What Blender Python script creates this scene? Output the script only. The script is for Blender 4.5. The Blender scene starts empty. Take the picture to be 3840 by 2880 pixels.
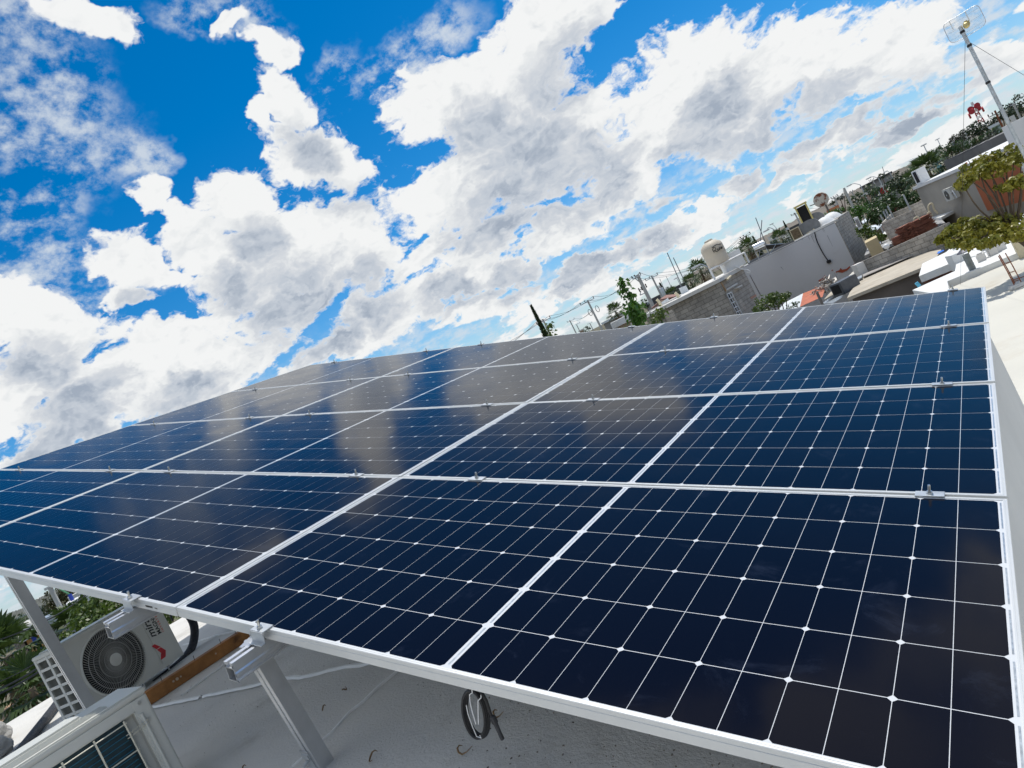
import bpy, bmesh, math, random
from mathutils import Vector, Matrix, Euler
R_ = math.radians
D_ = bpy.data
scene = bpy.context.scene
COL = scene.collection

# ------------------------------------------------------------------ camera
F = 2609.651                                    # focal length in photo pixels (photo 3840 x 2880)
CX = Vector((0.722233814, 0.527683013, -0.447134159))
CY = Vector((-0.348525960, -0.280738010, -0.894268318))   # image down
CZ = Vector((-0.597417754, 0.801708680, -0.018847255))    # forward
EYE = Vector((0.26191, -1.05065, 0.91851))
cam = D_.objects.new('camera', D_.cameras.new('camera')); COL.objects.link(cam)
m = Matrix((CX, -CY, -CZ)).transposed().to_4x4(); m.translation = EYE
cam.matrix_world = m
cam.data.sensor_width = 36.0; cam.data.lens = F / 3840 * 36
cam.data.clip_start = 0.05; cam.data.clip_end = 30000
scene.camera = cam

def ray(x, y): return CX * ((x - 1920) / F) + CY * ((y - 1440) / F) + CZ
def at(x, y, d):                                # a point of the view at a horizontal distance in metres
    r = ray(x, y); return EYE + r * (d / math.hypot(r.x, r.y))
def onz(x, y, z):                               # a point of the view on a level plane
    r = ray(x, y); return EYE + r * ((z - EYE.z) / r.z)

# ------------------------------------------------------------------ light
SUN = Vector((0.0, 0.37, 0.93)).normalized()
sun = D_.objects.new('sun', D_.lights.new('sun', 'SUN')); COL.objects.link(sun)
sun.data.energy = 3.6; sun.data.angle = R_(0.53); sun.data.color = (1.0, 0.965, 0.90)
sun.rotation_euler = SUN.to_track_quat('Z', 'Y').to_euler()
scene.view_settings.view_transform = 'Standard'; scene.view_settings.look = 'None'
scene.view_settings.exposure = 0.0; scene.view_settings.gamma = 1.0
scene.view_settings.use_curve_mapping = False





# ------------------------------------------------------------------ sky
def build_world():
    w = D_.worlds.new('World'); scene.world = w; w.use_nodes = True
    nt = w.node_tree; nt.nodes.clear(); N = nt.nodes.new; L = nt.links.new
    out = N('ShaderNodeOutputWorld')
    sky = N('ShaderNodeTexSky'); sky.sky_type = 'NISHITA'; sky.sun_disc = False
    sky.sun_elevation = math.asin(SUN.z); sky.sun_rotation = math.atan2(SUN.x, SUN.y)
    sky.altitude = 1400; sky.air_density = 1.0; sky.dust_density = 0.5; sky.ozone_density = 4.0
    hsv = N('ShaderNodeHueSaturation'); hsv.inputs['Saturation'].default_value = 1.42
    hsv.inputs['Hue'].default_value = 0.496; hsv.inputs['Value'].default_value = 1.25
    L(sky.outputs[0], hsv.inputs['Color'])

    def put(v, s):
        if isinstance(v, (int, float)): s.default_value = v
        elif isinstance(v, (tuple, Vector)): s.default_value = tuple(v)
        else: L(v, s)
    def ma(op, a, b=None, c=None, clamp=False):
        n = N('ShaderNodeMath'); n.operation = op; n.use_clamp = clamp
        for i, v in enumerate((a, b, c)):
            if v is not None: put(v, n.inputs[i])
        return n.outputs[0]
    def vm(op, a, b=None, c=None, s=None):
        n = N('ShaderNodeVectorMath'); n.operation = op
        for i, v in enumerate((a, b, c)):
            if v is not None: put(v, n.inputs[i])
        if s is not None: put(s, n.inputs['Scale'])
        return n.outputs['Value'] if op in ('LENGTH', 'DOT_PRODUCT') else n.outputs[0]
    def smooth(v, a, b, lo=0.0, hi=1.0):
        n = N('ShaderNodeMapRange'); n.interpolation_type = 'SMOOTHSTEP'
        for i, k in enumerate((v, a, b, lo, hi)): put(k, n.inputs[i])
        return n.outputs[0]
    def noise(v, scale, detail=0.0, rough=0.5, color=False):
        n = N('ShaderNodeTexNoise'); n.inputs['Scale'].default_value = scale
        n.inputs['Detail'].default_value = detail; n.inputs['Roughness'].default_value = rough
        L(v, n.inputs['Vector']); return n.outputs['Color' if color else 0]
    def after(before, v):                        # v, evaluated after `before`: keeps the shader stack small
        return vm('MULTIPLY_ADD', before, (1e-9, 1e-9, 1e-9), v)
    def blobs(d, lst, k, q=None):                # squared distance to the nearest of a set of soft ellipses of sky
        for (x, y, rx, ry, ang) in lst:
            c = ray(x * 1.736, y * 1.736); cl = c.length; c = c.normalized()
            a = R_(ang); e1 = CX * math.cos(a) + CY * math.sin(a)
            e1 = (e1 - c * e1.dot(c)).normalized(); e2 = c.cross(e1); sc = 1.736 / F / cl
            dd = d if q is None else after(q, d)
            u = vm('DOT_PRODUCT', dd, e1 / (rx * sc)); v = vm('DOT_PRODUCT', dd, e2 / (ry * sc))
            s = ma('MULTIPLY_ADD', v, v, ma('MULTIPLY', u, u))
            q = s if q is None else ma('SMOOTH_MIN', q, s, k)
        return q
    A = -27
    big = [  # x, y, rx, ry (photo at 2212 px wide), tilt: the large cumulus masses
        (185, 40, 120, 50, 15), (622, 222, 82, 54, 35), (692, 340, 120, 66, 10),
        (1185, 60, 190, 95, -35), (960, 205, 140, 90, -20), (1075, 240, 190, 140, -25), (1100, 345, 300, 120, A), (1250, 290, 110, 120, -30),
        (1490, 130, 125, 85, -30), (1440, 220, 130, 70, -30), (1590, 220, 210, 115, A), (1400, 330, 150, 50, A), (1690, 150, 170, 90, A), (1900, 130, 190, 90, A),
        (512, 435, 80, 80, 20), (440, 525, 90, 75, 0), (600, 565, 200, 115, A), (760, 540, 105, 110, -20), (640, 640, 170, 60, A), (270, 555, 78, 62, 20),
        (930, 545, 110, 42, A), (1060, 510, 150, 55, A), (1210, 490, 120, 50, A), (1330, 420, 120, 42, A),
        (820, 685, 150, 66, A), (60, 690, 130, 85, 15), (120, 780, 170, 80, A), (330, 775, 160, 66, A), (450, 800, 190, 70, A), (240, 860, 230, 62, A), (40, 860, 150, 60, A)]
    small = [(318, 425, 40, 44, 0), (598, 112, 40, 46, 60), (585, 250, 46, 30, 0), (1275, 40, 85, 60, -40), (505, 65, 46, 22, -20),
        (395, 480, 42, 46, 0), (330, 560, 90, 42, 20), (265, 640, 60, 30, 0), (1105, 575, 70, 34, A), (1000, 605, 150, 32, A), (740, 740, 140, 36, A), (1010, 660, 100, 30, A),
        (390, 715, 130, 40, A), (1270, 575, 150, 26, A), (1200, 640, 110, 22, A), (1470, 490, 120, 24, A), (1580, 395, 55, 26, A), (1700, 385, 50, 22, A),
        (1800, 300, 120, 30, A), (1960, 265, 120, 26, A), (120, 945, 170, 34, A)]
    thin = [(110, 260, 190, 170, 60), (40, 430, 90, 130, 70), (310, 330, 70, 60, 0), (740, 170, 60, 110, 20), (900, 90, 190, 60, -35), (2000, 110, 330, 150, A),
        (70, 550, 120, 110, 20), (30, 60, 70, 150, 80), (480, 40, 160, 50, 10), (1500, 460, 460, 110, A), (200, 640, 200, 70, A), (1950, 330, 380, 80, A)]

    tc = N('ShaderNodeTexCoord')
    d = vm('NORMALIZE', tc.outputs['Generated'])
    sep = N('ShaderNodeSeparateXYZ'); L(d, sep.inputs[0]); dz = sep.outputs[2]
    zp = ma('MAXIMUM', dz, 0.0)
    # noise space: directions squeezed towards the horizon, so that far cloud reads as flat layers
    p = vm('MULTIPLY', vm('DIVIDE', d, vm('ADD', vm('SCALE', (1, 1, 1), s=zp), (0.85, 0.85, 0.85))), (2.0, 2.0, 2.5))
    wc = vm('SUBTRACT', noise(p, 5.0, 5.0, 0.62, True), (0.5, 0.5, 0.5))
    pw = vm('MULTIPLY_ADD', wc, (0.16, 0.16, 0.16), p)
    def billow(v):                               # cauliflower detail: folded noise, three octaves
        s = None
        for sc, am in ((8.0, 1.0), (18.0, 0.6), (41.0, 0.36)):
            o = ma('MULTIPLY', ma('ABSOLUTE', ma('SUBTRACT', noise(v, sc), 0.5)), am * 2.0)
            s = o if s is None else ma('ADD', s, o)
        return s
    b0 = billow(pw)
    lightdir = (SUN * 0.6 + Vector((-0.12, -0.15, 0.6))).normalized()
    b1 = billow(vm('ADD', after(b0, pw), tuple(lightdir * 0.030)))
    fz = noise(after(b1, pw), 34.0, 5.0, 0.66)
    dw = vm('MULTIPLY_ADD', wc, (0.11, 0.11, 0.11), d)
    qb = blobs(after(fz, dw), big, 0.16)
    qa = blobs(dw, small, 0.12, qb)
    fmain = ma('SUBTRACT', 1.0, ma('SQRT', ma('MAXIMUM', qa, 0.0)))
    qs = blobs(vm('ADD', after(qa, dw), tuple(lightdir * 0.070)), big, 0.25)
    fsh = ma('SUBTRACT', 1.0, ma('SQRT', ma('MAXIMUM', qs, 0.0)))
    # cloud outside the photographed part of the sky, and the far ranks above the horizon
    n3 = noise(after(qs, p), 1.6, 4.0, 0.5)
    out_ = smooth(vm('DOT_PRODUCT', d, tuple(CZ)), 0.74, 0.60)
    g = ma('MULTIPLY_ADD', ma('SUBTRACT', n3, 0.5), 4.5, ma('MULTIPLY_ADD', out_, 1.8, -1.75))
    n4 = noise(after(g, vm('MULTIPLY', p, (1.0, 1.0, 2.6))), 4.2, 3.0, 0.5)
    band = smooth(dz, 0.26, 0.05)
    g2 = ma('MULTIPLY_ADD', ma('SUBTRACT', n4, 0.53), 4.0, ma('MULTIPLY_ADD', band, 1.2, -1.2))
    f = ma('MAXIMUM', fmain, ma('MAXIMUM', g, g2))
    fm = ma('MINIMUM', f, 0.7)
    dens = ma('ADD', ma('ADD', fm, ma('MULTIPLY', ma('SUBTRACT', 0.52, b0), 0.55)), ma('MULTIPLY', ma('SUBTRACT', fz, 0.5), 0.62))
    alpha = smooth(dens, -0.02, 0.27)
    sh = ma('ADD', ma('MULTIPLY', smooth(ma('MAXIMUM', fsh, ma('MULTIPLY', g, 0.8)), -0.15, 0.75), 0.66),
            ma('ADD', ma('MULTIPLY', ma('SUBTRACT', b0, b1), 0.30), ma('MULTIPLY', ma('SUBTRACT', b0, 0.50), 0.26)))
    sh = ma('ADD', sh, ma('MULTIPLY', ma('SUBTRACT', 0.5, fz), 0.16))
    sh = ma('MULTIPLY', sh, smooth(dens, 0.0, 0.55, 0.25, 1.0), clamp=True)
    ramp = N('ShaderNodeValToRGB'); e = ramp.color_ramp.elements
    e[0].position = 0.0; e[0].color = (0.90, 0.91, 0.91, 1); e[1].position = 0.80; e[1].color = (0.36, 0.42, 0.51, 1)
    for pos, c in ((0.16, (0.82, 0.84, 0.85, 1)), (0.34, (0.67, 0.70, 0.74, 1)), (0.56, (0.54, 0.59, 0.66, 1))):
        k = ramp.color_ramp.elements.new(pos); k.color = c
    L(sh, ramp.inputs[0])
    # thin high cloud
    pc = vm('DIVIDE', after(sh, d), vm('ADD', vm('SCALE', (1, 1, 1), s=zp), (0.07, 0.07, 0.07)))
    nA = noise(vm('MULTIPLY', pc, (1, 1, 0)), 1.5, 6.0, 0.6)
    nB = noise(p, 20.0, 5.0, 0.62)
    qt = blobs(after(nB, vm('MULTIPLY_ADD', wc, (0.12, 0.12, 0.12), d)), thin, 0.4)
    tmask = ma('MAXIMUM', smooth(qt, 1.2, 0.2), smooth(dz, 0.20, 0.04))
    tden = ma('ADD', ma('MULTIPLY', nA, 0.45), ma('MULTIPLY', nB, 0.55))
    ta = ma('MULTIPLY', smooth(tden, 0.44, 0.62), ma('MULTIPLY', tmask, 0.85))
    hz = ma('MULTIPLY', smooth(dz, 0.22, -0.02), 0.5)            # pale air near the horizon

    bg = N('ShaderNodeBackground'); bg.inputs['Strength'].default_value = 0.10; L(hsv.outputs[0], bg.inputs['Color'])
    bh = N('ShaderNodeBackground'); bh.inputs['Color'].default_value = (0.33, 0.53, 0.76, 1)
    bt = N('ShaderNodeBackground'); bt.inputs['Color'].default_value = (0.68, 0.74, 0.80, 1)
    bc = N('ShaderNodeBackground'); L(ramp.outputs[0], bc.inputs['Color'])
    def mix(fac, a, b):
        n = N('ShaderNodeMixShader'); L(fac, n.inputs[0]); L(a.outputs[0], n.inputs[1]); L(b.outputs[0], n.inputs[2]); return n
    L(mix(alpha, mix(ta, mix(hz, bg, bh), bt), bc).outputs[0], out.inputs[0])
    w.cycles.sampling_method = 'MANUAL'; w.cycles.sample_map_resolution = 512
build_world()

# ------------------------------------------------------------------ helpers
class MB:
    """collects shapes and links them as ONE mesh object"""
    def __init__(s): s.v = []; s.f = []; s.m = []; s.mi = 0
    def add(s, vs, fs):
        o = len(s.v); s.v += [tuple(v) for v in vs]; s.f += [tuple(i + o for i in f) for f in fs]; s.m += [s.mi] * len(fs); return s
    def quad(s, a, b, c, d): return s.add((a, b, c, d), ((0, 1, 2, 3),))
    def box(s, c, size, rot=None, bev=0.0):
        c = Vector(c); hx, hy, hz = (k / 2 for k in size); rot = rot or Matrix.Identity(3)
        if bev <= 0:
            vs = [c + rot @ Vector((x, y, z)) for x in (-hx, hx) for y in (-hy, hy) for z in (-hz, hz)]
            return s.add(vs, ((0, 1, 3, 2), (4, 6, 7, 5), (0, 4, 5, 1), (2, 3, 7, 6), (0, 2, 6, 4), (1, 5, 7, 3)))
        bm = bmesh.new(); bmesh.ops.create_cube(bm, size=1.0)
        for v in bm.verts: v.co = Vector((v.co.x * size[0], v.co.y * size[1], v.co.z * size[2]))
        bmesh.ops.bevel(bm, geom=bm.edges[:], offset=bev, segments=2, affect='EDGES')
        bm.verts.index_update()
        s.add([c + rot @ v.co for v in bm.verts], [[v.index for v in f.verts] for f in bm.faces]); bm.free(); return s
    def tube(s, pts, r, n=8, cap=True, r2=None):
        pts = [Vector(p) for p in pts]; k = len(pts); vs = []; up = None
        for i, p in enumerate(pts):
            t = (pts[min(i + 1, k - 1)] - pts[max(i - 1, 0)]).normalized()
            if up is None: up = t.orthogonal().normalized()
            up = (up - t * up.dot(t)).normalized(); b = t.cross(up)
            rr = r if r2 is None else r + (r2 - r) * i / (k - 1)
            if callable(r): rr = r(i / (k - 1))
            for j in range(n):
                a = 2 * math.pi * j / n; vs.append(p + (up * math.cos(a) + b * math.sin(a)) * rr)
        fs = [(i * n + j, i * n + (j + 1) % n, (i + 1) * n + (j + 1) % n, (i + 1) * n + j) for i in range(k - 1) for j in range(n)]
        if cap: fs += [tuple(range(n))[::-1], tuple((k - 1) * n + j for j in range(n))]
        return s.add(vs, fs)
    def prism(s, poly, ext):                     # a polygon swept along a vector
        poly = [Vector(p) for p in poly]; ext = Vector(ext); n = len(poly)
        vs = poly + [p + ext for p in poly]
        fs = [tuple(range(n)), tuple(range(2 * n - 1, n - 1, -1))] + [(i, i + n, (i + 1) % n + n, (i + 1) % n) for i in range(n)]
        return s.add(vs, fs)
    def lathe(s, prof, c=(0, 0, 0), n=20, rot=None):
        c = Vector(c); rot = rot or Matrix.Identity(3); vs = []; k = len(prof)
        for (r, z) in prof:
            for j in range(n):
                a = 2 * math.pi * j / n; vs.append(c + rot @ Vector((r * math.cos(a), r * math.sin(a), z)))
        fs = [(i * n + j, i * n + (j + 1) % n, (i + 1) * n + (j + 1) % n, (i + 1) * n + j) for i in range(k - 1) for j in range(n)]
        fs += [tuple(range(n))[::-1], tuple((k - 1) * n + j for j in range(n))]
        return s.add(vs, fs)
    def build(s, name, mats, parent=None, smooth=False, fix=True, loc=None):
        me = D_.meshes.new(name); me.from_pydata(s.v, [], s.f)
        for mt in (mats if isinstance(mats, (list, tuple)) else [mats]): me.materials.append(mt)
        if len(s.m): me.polygons.foreach_set('material_index', s.m)
        if fix:
            bm = bmesh.new(); bm.from_mesh(me); bmesh.ops.recalc_face_normals(bm, faces=bm.faces); bm.to_mesh(me); bm.free()
        if smooth:
            me.polygons.foreach_set('use_smooth', [True] * len(me.polygons))
            try: me.set_sharp_from_angle(angle=R_(38))
            except Exception: pass
        o = D_.objects.new(name, me); COL.objects.link(o)
        if parent is not None: o.parent = parent
        if loc is not None: o.location = loc
        return o

def tag(o, label, cat, group=None, kind=None):
    if label: o['label'] = label
    if cat: o['category'] = cat
    if group: o['group'] = group
    if kind: o['kind'] = kind
    return o
def empty(name, loc=(0, 0, 0), rot=None):
    o = D_.objects.new(name, None); COL.objects.link(o); o.empty_display_size = 0.2
    if rot is None: o.location = loc
    else:
        mm = rot.to_4x4(); mm.translation = Vector(loc); o.matrix_world = mm
    return o
def copy_tree(o, parent=None):
    c = o.copy(); COL.objects.link(c)
    if parent is not None: c.parent = parent
    for ch in list(o.children): copy_tree(ch, c)
    return c
def rotz(a): return Matrix.Rotation(a, 3, 'Z')
def lerp(a, b, t): return a + (b - a) * t

# ------------------------------------------------------------------ materials
MATS = {}
def mat(name, col, rough=0.6, metal=0.0, var=0.12, scale=6.0, bump=0.0, bscale=40.0, spec=0.4, col2=None, detail=6.0, trans=0.0, coat=0.0, stain=None, obj=True):
    """principled surface whose colour wanders with noise; `stain` = (colour, scale, low, high) adds patches of wear"""
    if name in MATS: return MATS[name]
    mt = D_.materials.new(name); mt.use_nodes = True; nt = mt.node_tree; b = nt.nodes['Principled BSDF']
    N = nt.nodes.new; L = nt.links.new
    tc = N('ShaderNodeTexCoord'); co = tc.outputs['Object'] if obj else tc.outputs['Generated']
    n = N('ShaderNodeTexNoise'); n.inputs['Scale'].default_value = scale; n.inputs['Detail'].default_value = detail; n.inputs['Roughness'].default_value = 0.6
    L(co, n.inputs['Vector'])
    r = N('ShaderNodeValToRGB'); c = Vector(col[:3]); c2 = Vector(col2[:3]) if col2 else None
    lo = c * (1 - var); hi = (c2 if c2 else c * (1 + var))
    r.color_ramp.elements[0].position = 0.3; r.color_ramp.elements[0].color = (*lo, 1)
    r.color_ramp.elements[1].position = 0.7; r.color_ramp.elements[1].color = (*[min(1, k) for k in hi], 1)
    L(n.outputs[0], r.inputs[0]); colout = r.outputs[0]
    if stain:
        n2 = N('ShaderNodeTexNoise'); n2.inputs['Scale'].default_value = stain[1]; n2.inputs['Detail'].default_value = 7; n2.inputs['Roughness'].default_value = 0.65
        L(co, n2.inputs['Vector'])
        mr = N('ShaderNodeMapRange'); mr.interpolation_type = 'SMOOTHSTEP'; mr.inputs[1].default_value = stain[2]; mr.inputs[2].default_value = stain[3]
        L(n2.outputs[0], mr.inputs[0])
        mx = N('ShaderNodeMix'); mx.data_type = 'RGBA'; L(mr.outputs[0], mx.inputs[0]); L(colout, mx.inputs[6]); mx.inputs[7].default_value = (*stain[0][:3], 1)
        colout = mx.outputs[2]
    L(colout, b.inputs['Base Color'])
    b.inputs['Roughness'].default_value = rough; b.inputs['Metallic'].default_value = metal
    b.inputs['Specular IOR Level'].default_value = spec; b.inputs['Coat Weight'].default_value = coat
    if trans: b.inputs['Transmission Weight'].default_value = trans
    if bump:
        nb = N('ShaderNodeTexNoise'); nb.inputs['Scale'].default_value = bscale; nb.inputs['Detail'].default_value = 8; nb.inputs['Roughness'].default_value = 0.65
        L(co, nb.inputs['Vector'])
        bp = N('ShaderNodeBump'); bp.inputs['Strength'].default_value = bump; bp.inputs['Distance'].default_value = 0.02
        L(nb.outputs[0], bp.inputs['Height']); L(bp.outputs[0], b.inputs['Normal'])
    MATS[name] = mt; return mt
def leafmat(name, c1, c2, c3=None, scale=1.2):
    """foliage: colour drifts from clump to clump and leaf to leaf, light passes through a little"""
    if name in MATS: return MATS[name]
    mt = D_.materials.new(name); mt.use_nodes = True; nt = mt.node_tree; b = nt.nodes['Principled BSDF']; N = nt.nodes.new; L = nt.links.new
    tc = N('ShaderNodeTexCoord'); n = N('ShaderNodeTexNoise'); n.inputs['Scale'].default_value = scale; n.inputs['Detail'].default_value = 12; n.inputs['Roughness'].default_value = 0.8
    L(tc.outputs['Object'], n.inputs['Vector'])
    r = N('ShaderNodeValToRGB'); r.color_ramp.elements[0].position = 0.34; r.color_ramp.elements[0].color = (*c1, 1)
    r.color_ramp.elements[1].position = 0.66; r.color_ramp.elements[1].color = (*c2, 1)
    if c3: k = r.color_ramp.elements.new(0.76); k.color = (*c3, 1)
    L(n.outputs[0], r.inputs[0]); L(r.outputs[0], b.inputs['Base Color'])
    b.inputs['Roughness'].default_value = 0.45; b.inputs['Specular IOR Level'].default_value = 0.45
    tr = N('ShaderNodeBsdfTranslucent'); L(r.outputs[0], tr.inputs[0]); ms = N('ShaderNodeMixShader'); ms.inputs[0].default_value = 0.28
    L(b.outputs[0], ms.inputs[1]); L(tr.outputs[0], ms.inputs[2]); L(ms.outputs[0], nt.nodes['Material Output'].inputs[0])
    MATS[name] = mt; return mt
def blockmat(name, c1, c2, mortar, bw=0.4, bh=0.2, ms=0.012, stain=None, bump=0.6):
    """coursed blocks on walls, laid along local x with courses along z"""
    if name in MATS: return MATS[name]
    mt = D_.materials.new(name); mt.use_nodes = True; nt = mt.node_tree; b = nt.nodes['Principled BSDF']; N = nt.nodes.new; L = nt.links.new
    tc = N('ShaderNodeTexCoord'); br = N('ShaderNodeTexBrick')
    br.inputs['Color1'].default_value = (*c1, 1); br.inputs['Color2'].default_value = (*c2, 1); br.inputs['Mortar'].default_value = (*mortar, 1)
    br.inputs['Scale'].default_value = 1.0; br.inputs['Mortar Size'].default_value = ms; br.inputs['Brick Width'].default_value = bw; br.inputs['Row Height'].default_value = bh
    br.inputs['Mortar Smooth'].default_value = 0.15
    uv = N('ShaderNodeUVMap'); L(uv.outputs[0], br.inputs['Vector'])
    n = N('ShaderNodeTexNoise'); n.inputs['Scale'].default_value = 2.2; n.inputs['Detail'].default_value = 8; n.inputs['Roughness'].default_value = 0.7
    L(tc.outputs['Object'], n.inputs['Vector'])
    mr = N('ShaderNodeMapRange'); mr.inputs[1].default_value = 0.3; mr.inputs[2].default_value = 0.7; mr.inputs[3].default_value = 0.62; mr.inputs[4].default_value = 1.25
    L(n.outputs[0], mr.inputs[0])
    mx = N('ShaderNodeMix'); mx.data_type = 'RGBA'; mx.blend_type = 'MULTIPLY'; mx.inputs[0].default_value = 1.0
    L(br.outputs[0], mx.inputs[6]); L(mr.outputs[0], mx.inputs[7]); co = mx.outputs[2]
    if stain:
        n2 = N('ShaderNodeTexNoise'); n2.inputs['Scale'].default_value = stain[1]; n2.inputs['Detail'].default_value = 6; L(tc.outputs['Object'], n2.inputs['Vector'])
        m2 = N('ShaderNodeMapRange'); m2.interpolation_type = 'SMOOTHSTEP'; m2.inputs[1].default_value = stain[2]; m2.inputs[2].default_value = stain[3]; L(n2.outputs[0], m2.inputs[0])
        x2 = N('ShaderNodeMix'); x2.data_type = 'RGBA'; L(m2.outputs[0], x2.inputs[0]); L(co, x2.inputs[6]); x2.inputs[7].default_value = (*stain[0], 1); co = x2.outputs[2]
    L(co, b.inputs['Base Color']); b.inputs['Roughness'].default_value = 0.9; b.inputs['Specular IOR Level'].default_value = 0.2
    bp = N('ShaderNodeBump'); bp.inputs['Strength'].default_value = bump; bp.inputs['Distance'].default_value = 0.015; bp.invert = True
    L(br.outputs['Fac'], bp.inputs['Height']); L(bp.outputs[0], b.inputs['Normal'])
    MATS[name] = mt; return mt
def wall_uv(o):                                  # metres along the wall and up it, for blockmat
    me = o.data; uv = me.uv_layers.new(name='UVMap')
    for p in me.polygons:
        n = p.normal; t = Vector((-n.y, n.x, 0))
        if t.length < 0.2: t = Vector((1, 0, 0)); v = Vector((0, 1, 0))
        else: t.normalize(); v = Vector((0, 0, 1))
        for li in p.loop_indices:
            co = me.vertices[me.loops[li].vertex_index].co; uv.data[li].uv = (co.dot(t), co.dot(v))
    return o

alu = mat('aluminium', (0.72, 0.73, 0.74), 0.36, 0.85, 0.10, 9.0, 0.04, 120.0)
alu_white = mat('anodised_frame', (0.66, 0.67, 0.66), 0.40, 0.35, 0.05, 4.0)
steel = mat('galvanised_steel', (0.55, 0.57, 0.58), 0.42, 0.75, 0.25, 14.0)
bolt_m = mat('bolt_steel', (0.62, 0.62, 0.60), 0.28, 1.0, 0.15, 60.0)
rubber = mat('black_rubber', (0.018, 0.018, 0.02), 0.42, 0, 0.3, 60, 0.15, 200)
conn_m = mat('connector_plastic', (0.045, 0.045, 0.05), 0.5, 0, 0.2, 60)
white_tie = mat('nylon_tie', (0.82, 0.82, 0.80), 0.45, 0, 0.03)
shade_roof = mat('elastomeric_roof', (0.66, 0.645, 0.61), 0.92, 0, 0.08, 1.1, 0.45, 90, 0.2, stain=((0.50, 0.48, 0.44), 2.3, 0.52, 0.75))
sun_roof = mat('white_roof', (0.74, 0.74, 0.72), 0.85, 0, 0.04, 0.9, 0.35, 14, 0.2, stain=((0.60, 0.58, 0.53), 0.8, 0.55, 0.8))
cream_roof = mat('cream_roof', (0.62, 0.60, 0.53), 0.88, 0, 0.06, 0.5, 0.4, 9, 0.2, stain=((0.52, 0.47, 0.38), 0.7, 0.52, 0.78))
plaster = mat('plaster_wall', (0.70, 0.69, 0.66), 0.9, 0, 0.08, 0.8, 0.2, 12, 0.2)
seal_m = mat('white_sealant', (0.86, 0.86, 0.84), 0.7, 0, 0.04, 20, 0.3, 120)

# ------------------------------------------------------------------ solar panels
def cell_mat():
    mt = D_.materials.new('solar_cell'); mt.use_nodes = True; nt = mt.node_tree; b = nt.nodes['Principled BSDF']; N = nt.nodes.new; L = nt.links.new
    tc = N('ShaderNodeTexCoord')
    n = N('ShaderNodeTexNoise'); n.inputs['Scale'].default_value = 5.0; n.inputs['Detail'].default_value = 8; n.inputs['Roughness'].default_value = 0.7; n.inputs['Distortion'].default_value = 0.6
    oi = N('ShaderNodeObjectInfo'); ad = N('ShaderNodeVectorMath'); ad.operation = 'ADD'; L(tc.outputs['Object'], ad.inputs[0])
    sc = N('ShaderNodeVectorMath'); sc.operation = 'SCALE'; sc.inputs[0].default_value = (37, 91, 13); L(oi.outputs['Random'], sc.inputs['Scale']); L(sc.outputs[0], ad.inputs[1])
    L(ad.outputs[0], n.inputs['Vector'])
    # dust and dried wipe marks lying on the glass
    mr = N('ShaderNodeMapRange'); mr.interpolation_type = 'SMOOTHSTEP'; mr.inputs[1].default_value = 0.56; mr.inputs[2].default_value = 0.80; L(n.outputs[0], mr.inputs[0])
    mx = N('ShaderNodeMix'); mx.data_type = 'RGBA'; L(mr.outputs[0], mx.inputs[0]); mx.inputs[6].default_value = (0.0028, 0.0034, 0.0085, 1); mx.inputs[7].default_value = (0.014, 0.018, 0.032, 1)
    L(mx.outputs[2], b.inputs['Base Color'])
    b.inputs['Roughness'].default_value = 0.5; b.inputs['Specular IOR Level'].default_value = 0.0
    glass_coat(nt, b, ad.outputs[0]); return mt
def glass_coat(nt, b, vec):
    N = nt.nodes.new; L = nt.links.new
    b.inputs['Coat Weight'].default_value = 1.0; b.inputs['Coat IOR'].default_value = 1.19
    n = N('ShaderNodeTexNoise'); n.inputs['Scale'].default_value = 2.6; n.inputs['Detail'].default_value = 5; L(vec, n.inputs['Vector'])
    mr = N('ShaderNodeMapRange'); mr.inputs[1].default_value = 0.35; mr.inputs[2].default_value = 0.7; mr.inputs[3].default_value = 0.085; mr.inputs[4].default_value = 0.15
    L(n.outputs[0], mr.inputs[0]); L(mr.outputs[0], b.inputs['Coat Roughness'])
    nb = N('ShaderNodeTexNoise'); nb.inputs['Scale'].default_value = 3.2; nb.inputs['Detail'].default_value = 2; L(vec, nb.inputs['Vector'])
    bp = N('ShaderNodeBump'); bp.inputs['Strength'].default_value = 0.05; bp.inputs['Distance'].default_value = 0.02
    L(nb.outputs[0], bp.inputs['Height']); L(bp.outputs[0], b.inputs['Coat Normal'])
def backsheet_mat():
    mt = D_.materials.new('panel_backsheet'); mt.use_nodes = True; nt = mt.node_tree; b = nt.nodes['Principled BSDF']
    b.inputs['Base Color'].default_value = (0.62, 0.64, 0.66, 1); b.inputs['Roughness'].default_value = 0.6; b.inputs['Specular IOR Level'].default_value = 0.0
    tc = nt.nodes.new('ShaderNodeTexCoord'); glass_coat(nt, b, tc.outputs['Object']); return mt
CELL = cell_mat(); BACK = backsheet_mat()
RIB = mat('tinned_ribbon', (0.42, 0.45, 0.47), 0.35, 0.6, 0.35, 60, coat=1.0)
PX, PY = 2.30, 1.144
PW, PH, PD = 2.292, 1.133, 0.035
ZG = [[-0.0165, -0.0172, -0.0096, -0.0015, 0.0057], [0.0118, 0.0084, 0.0079, 0.0056, 0.0079], [0.0089, 0.0106, 0.0088, 0.0029, 0.0024], [0.0009, -0.006, -0.0106, -0.0104, -0.0099]]
PM = Matrix(((0.952407192, -0.000929817, 0.304827290), (0.0, 0.999995348, 0.003050294), (-0.304828709, -0.002905122, 0.952402761)))
def pan(X, Y, Z=0.0): return PM @ Vector((-X, Y, Z))     # X metres up the slope from the low edge, Y along the rows, Z off the glass

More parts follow.
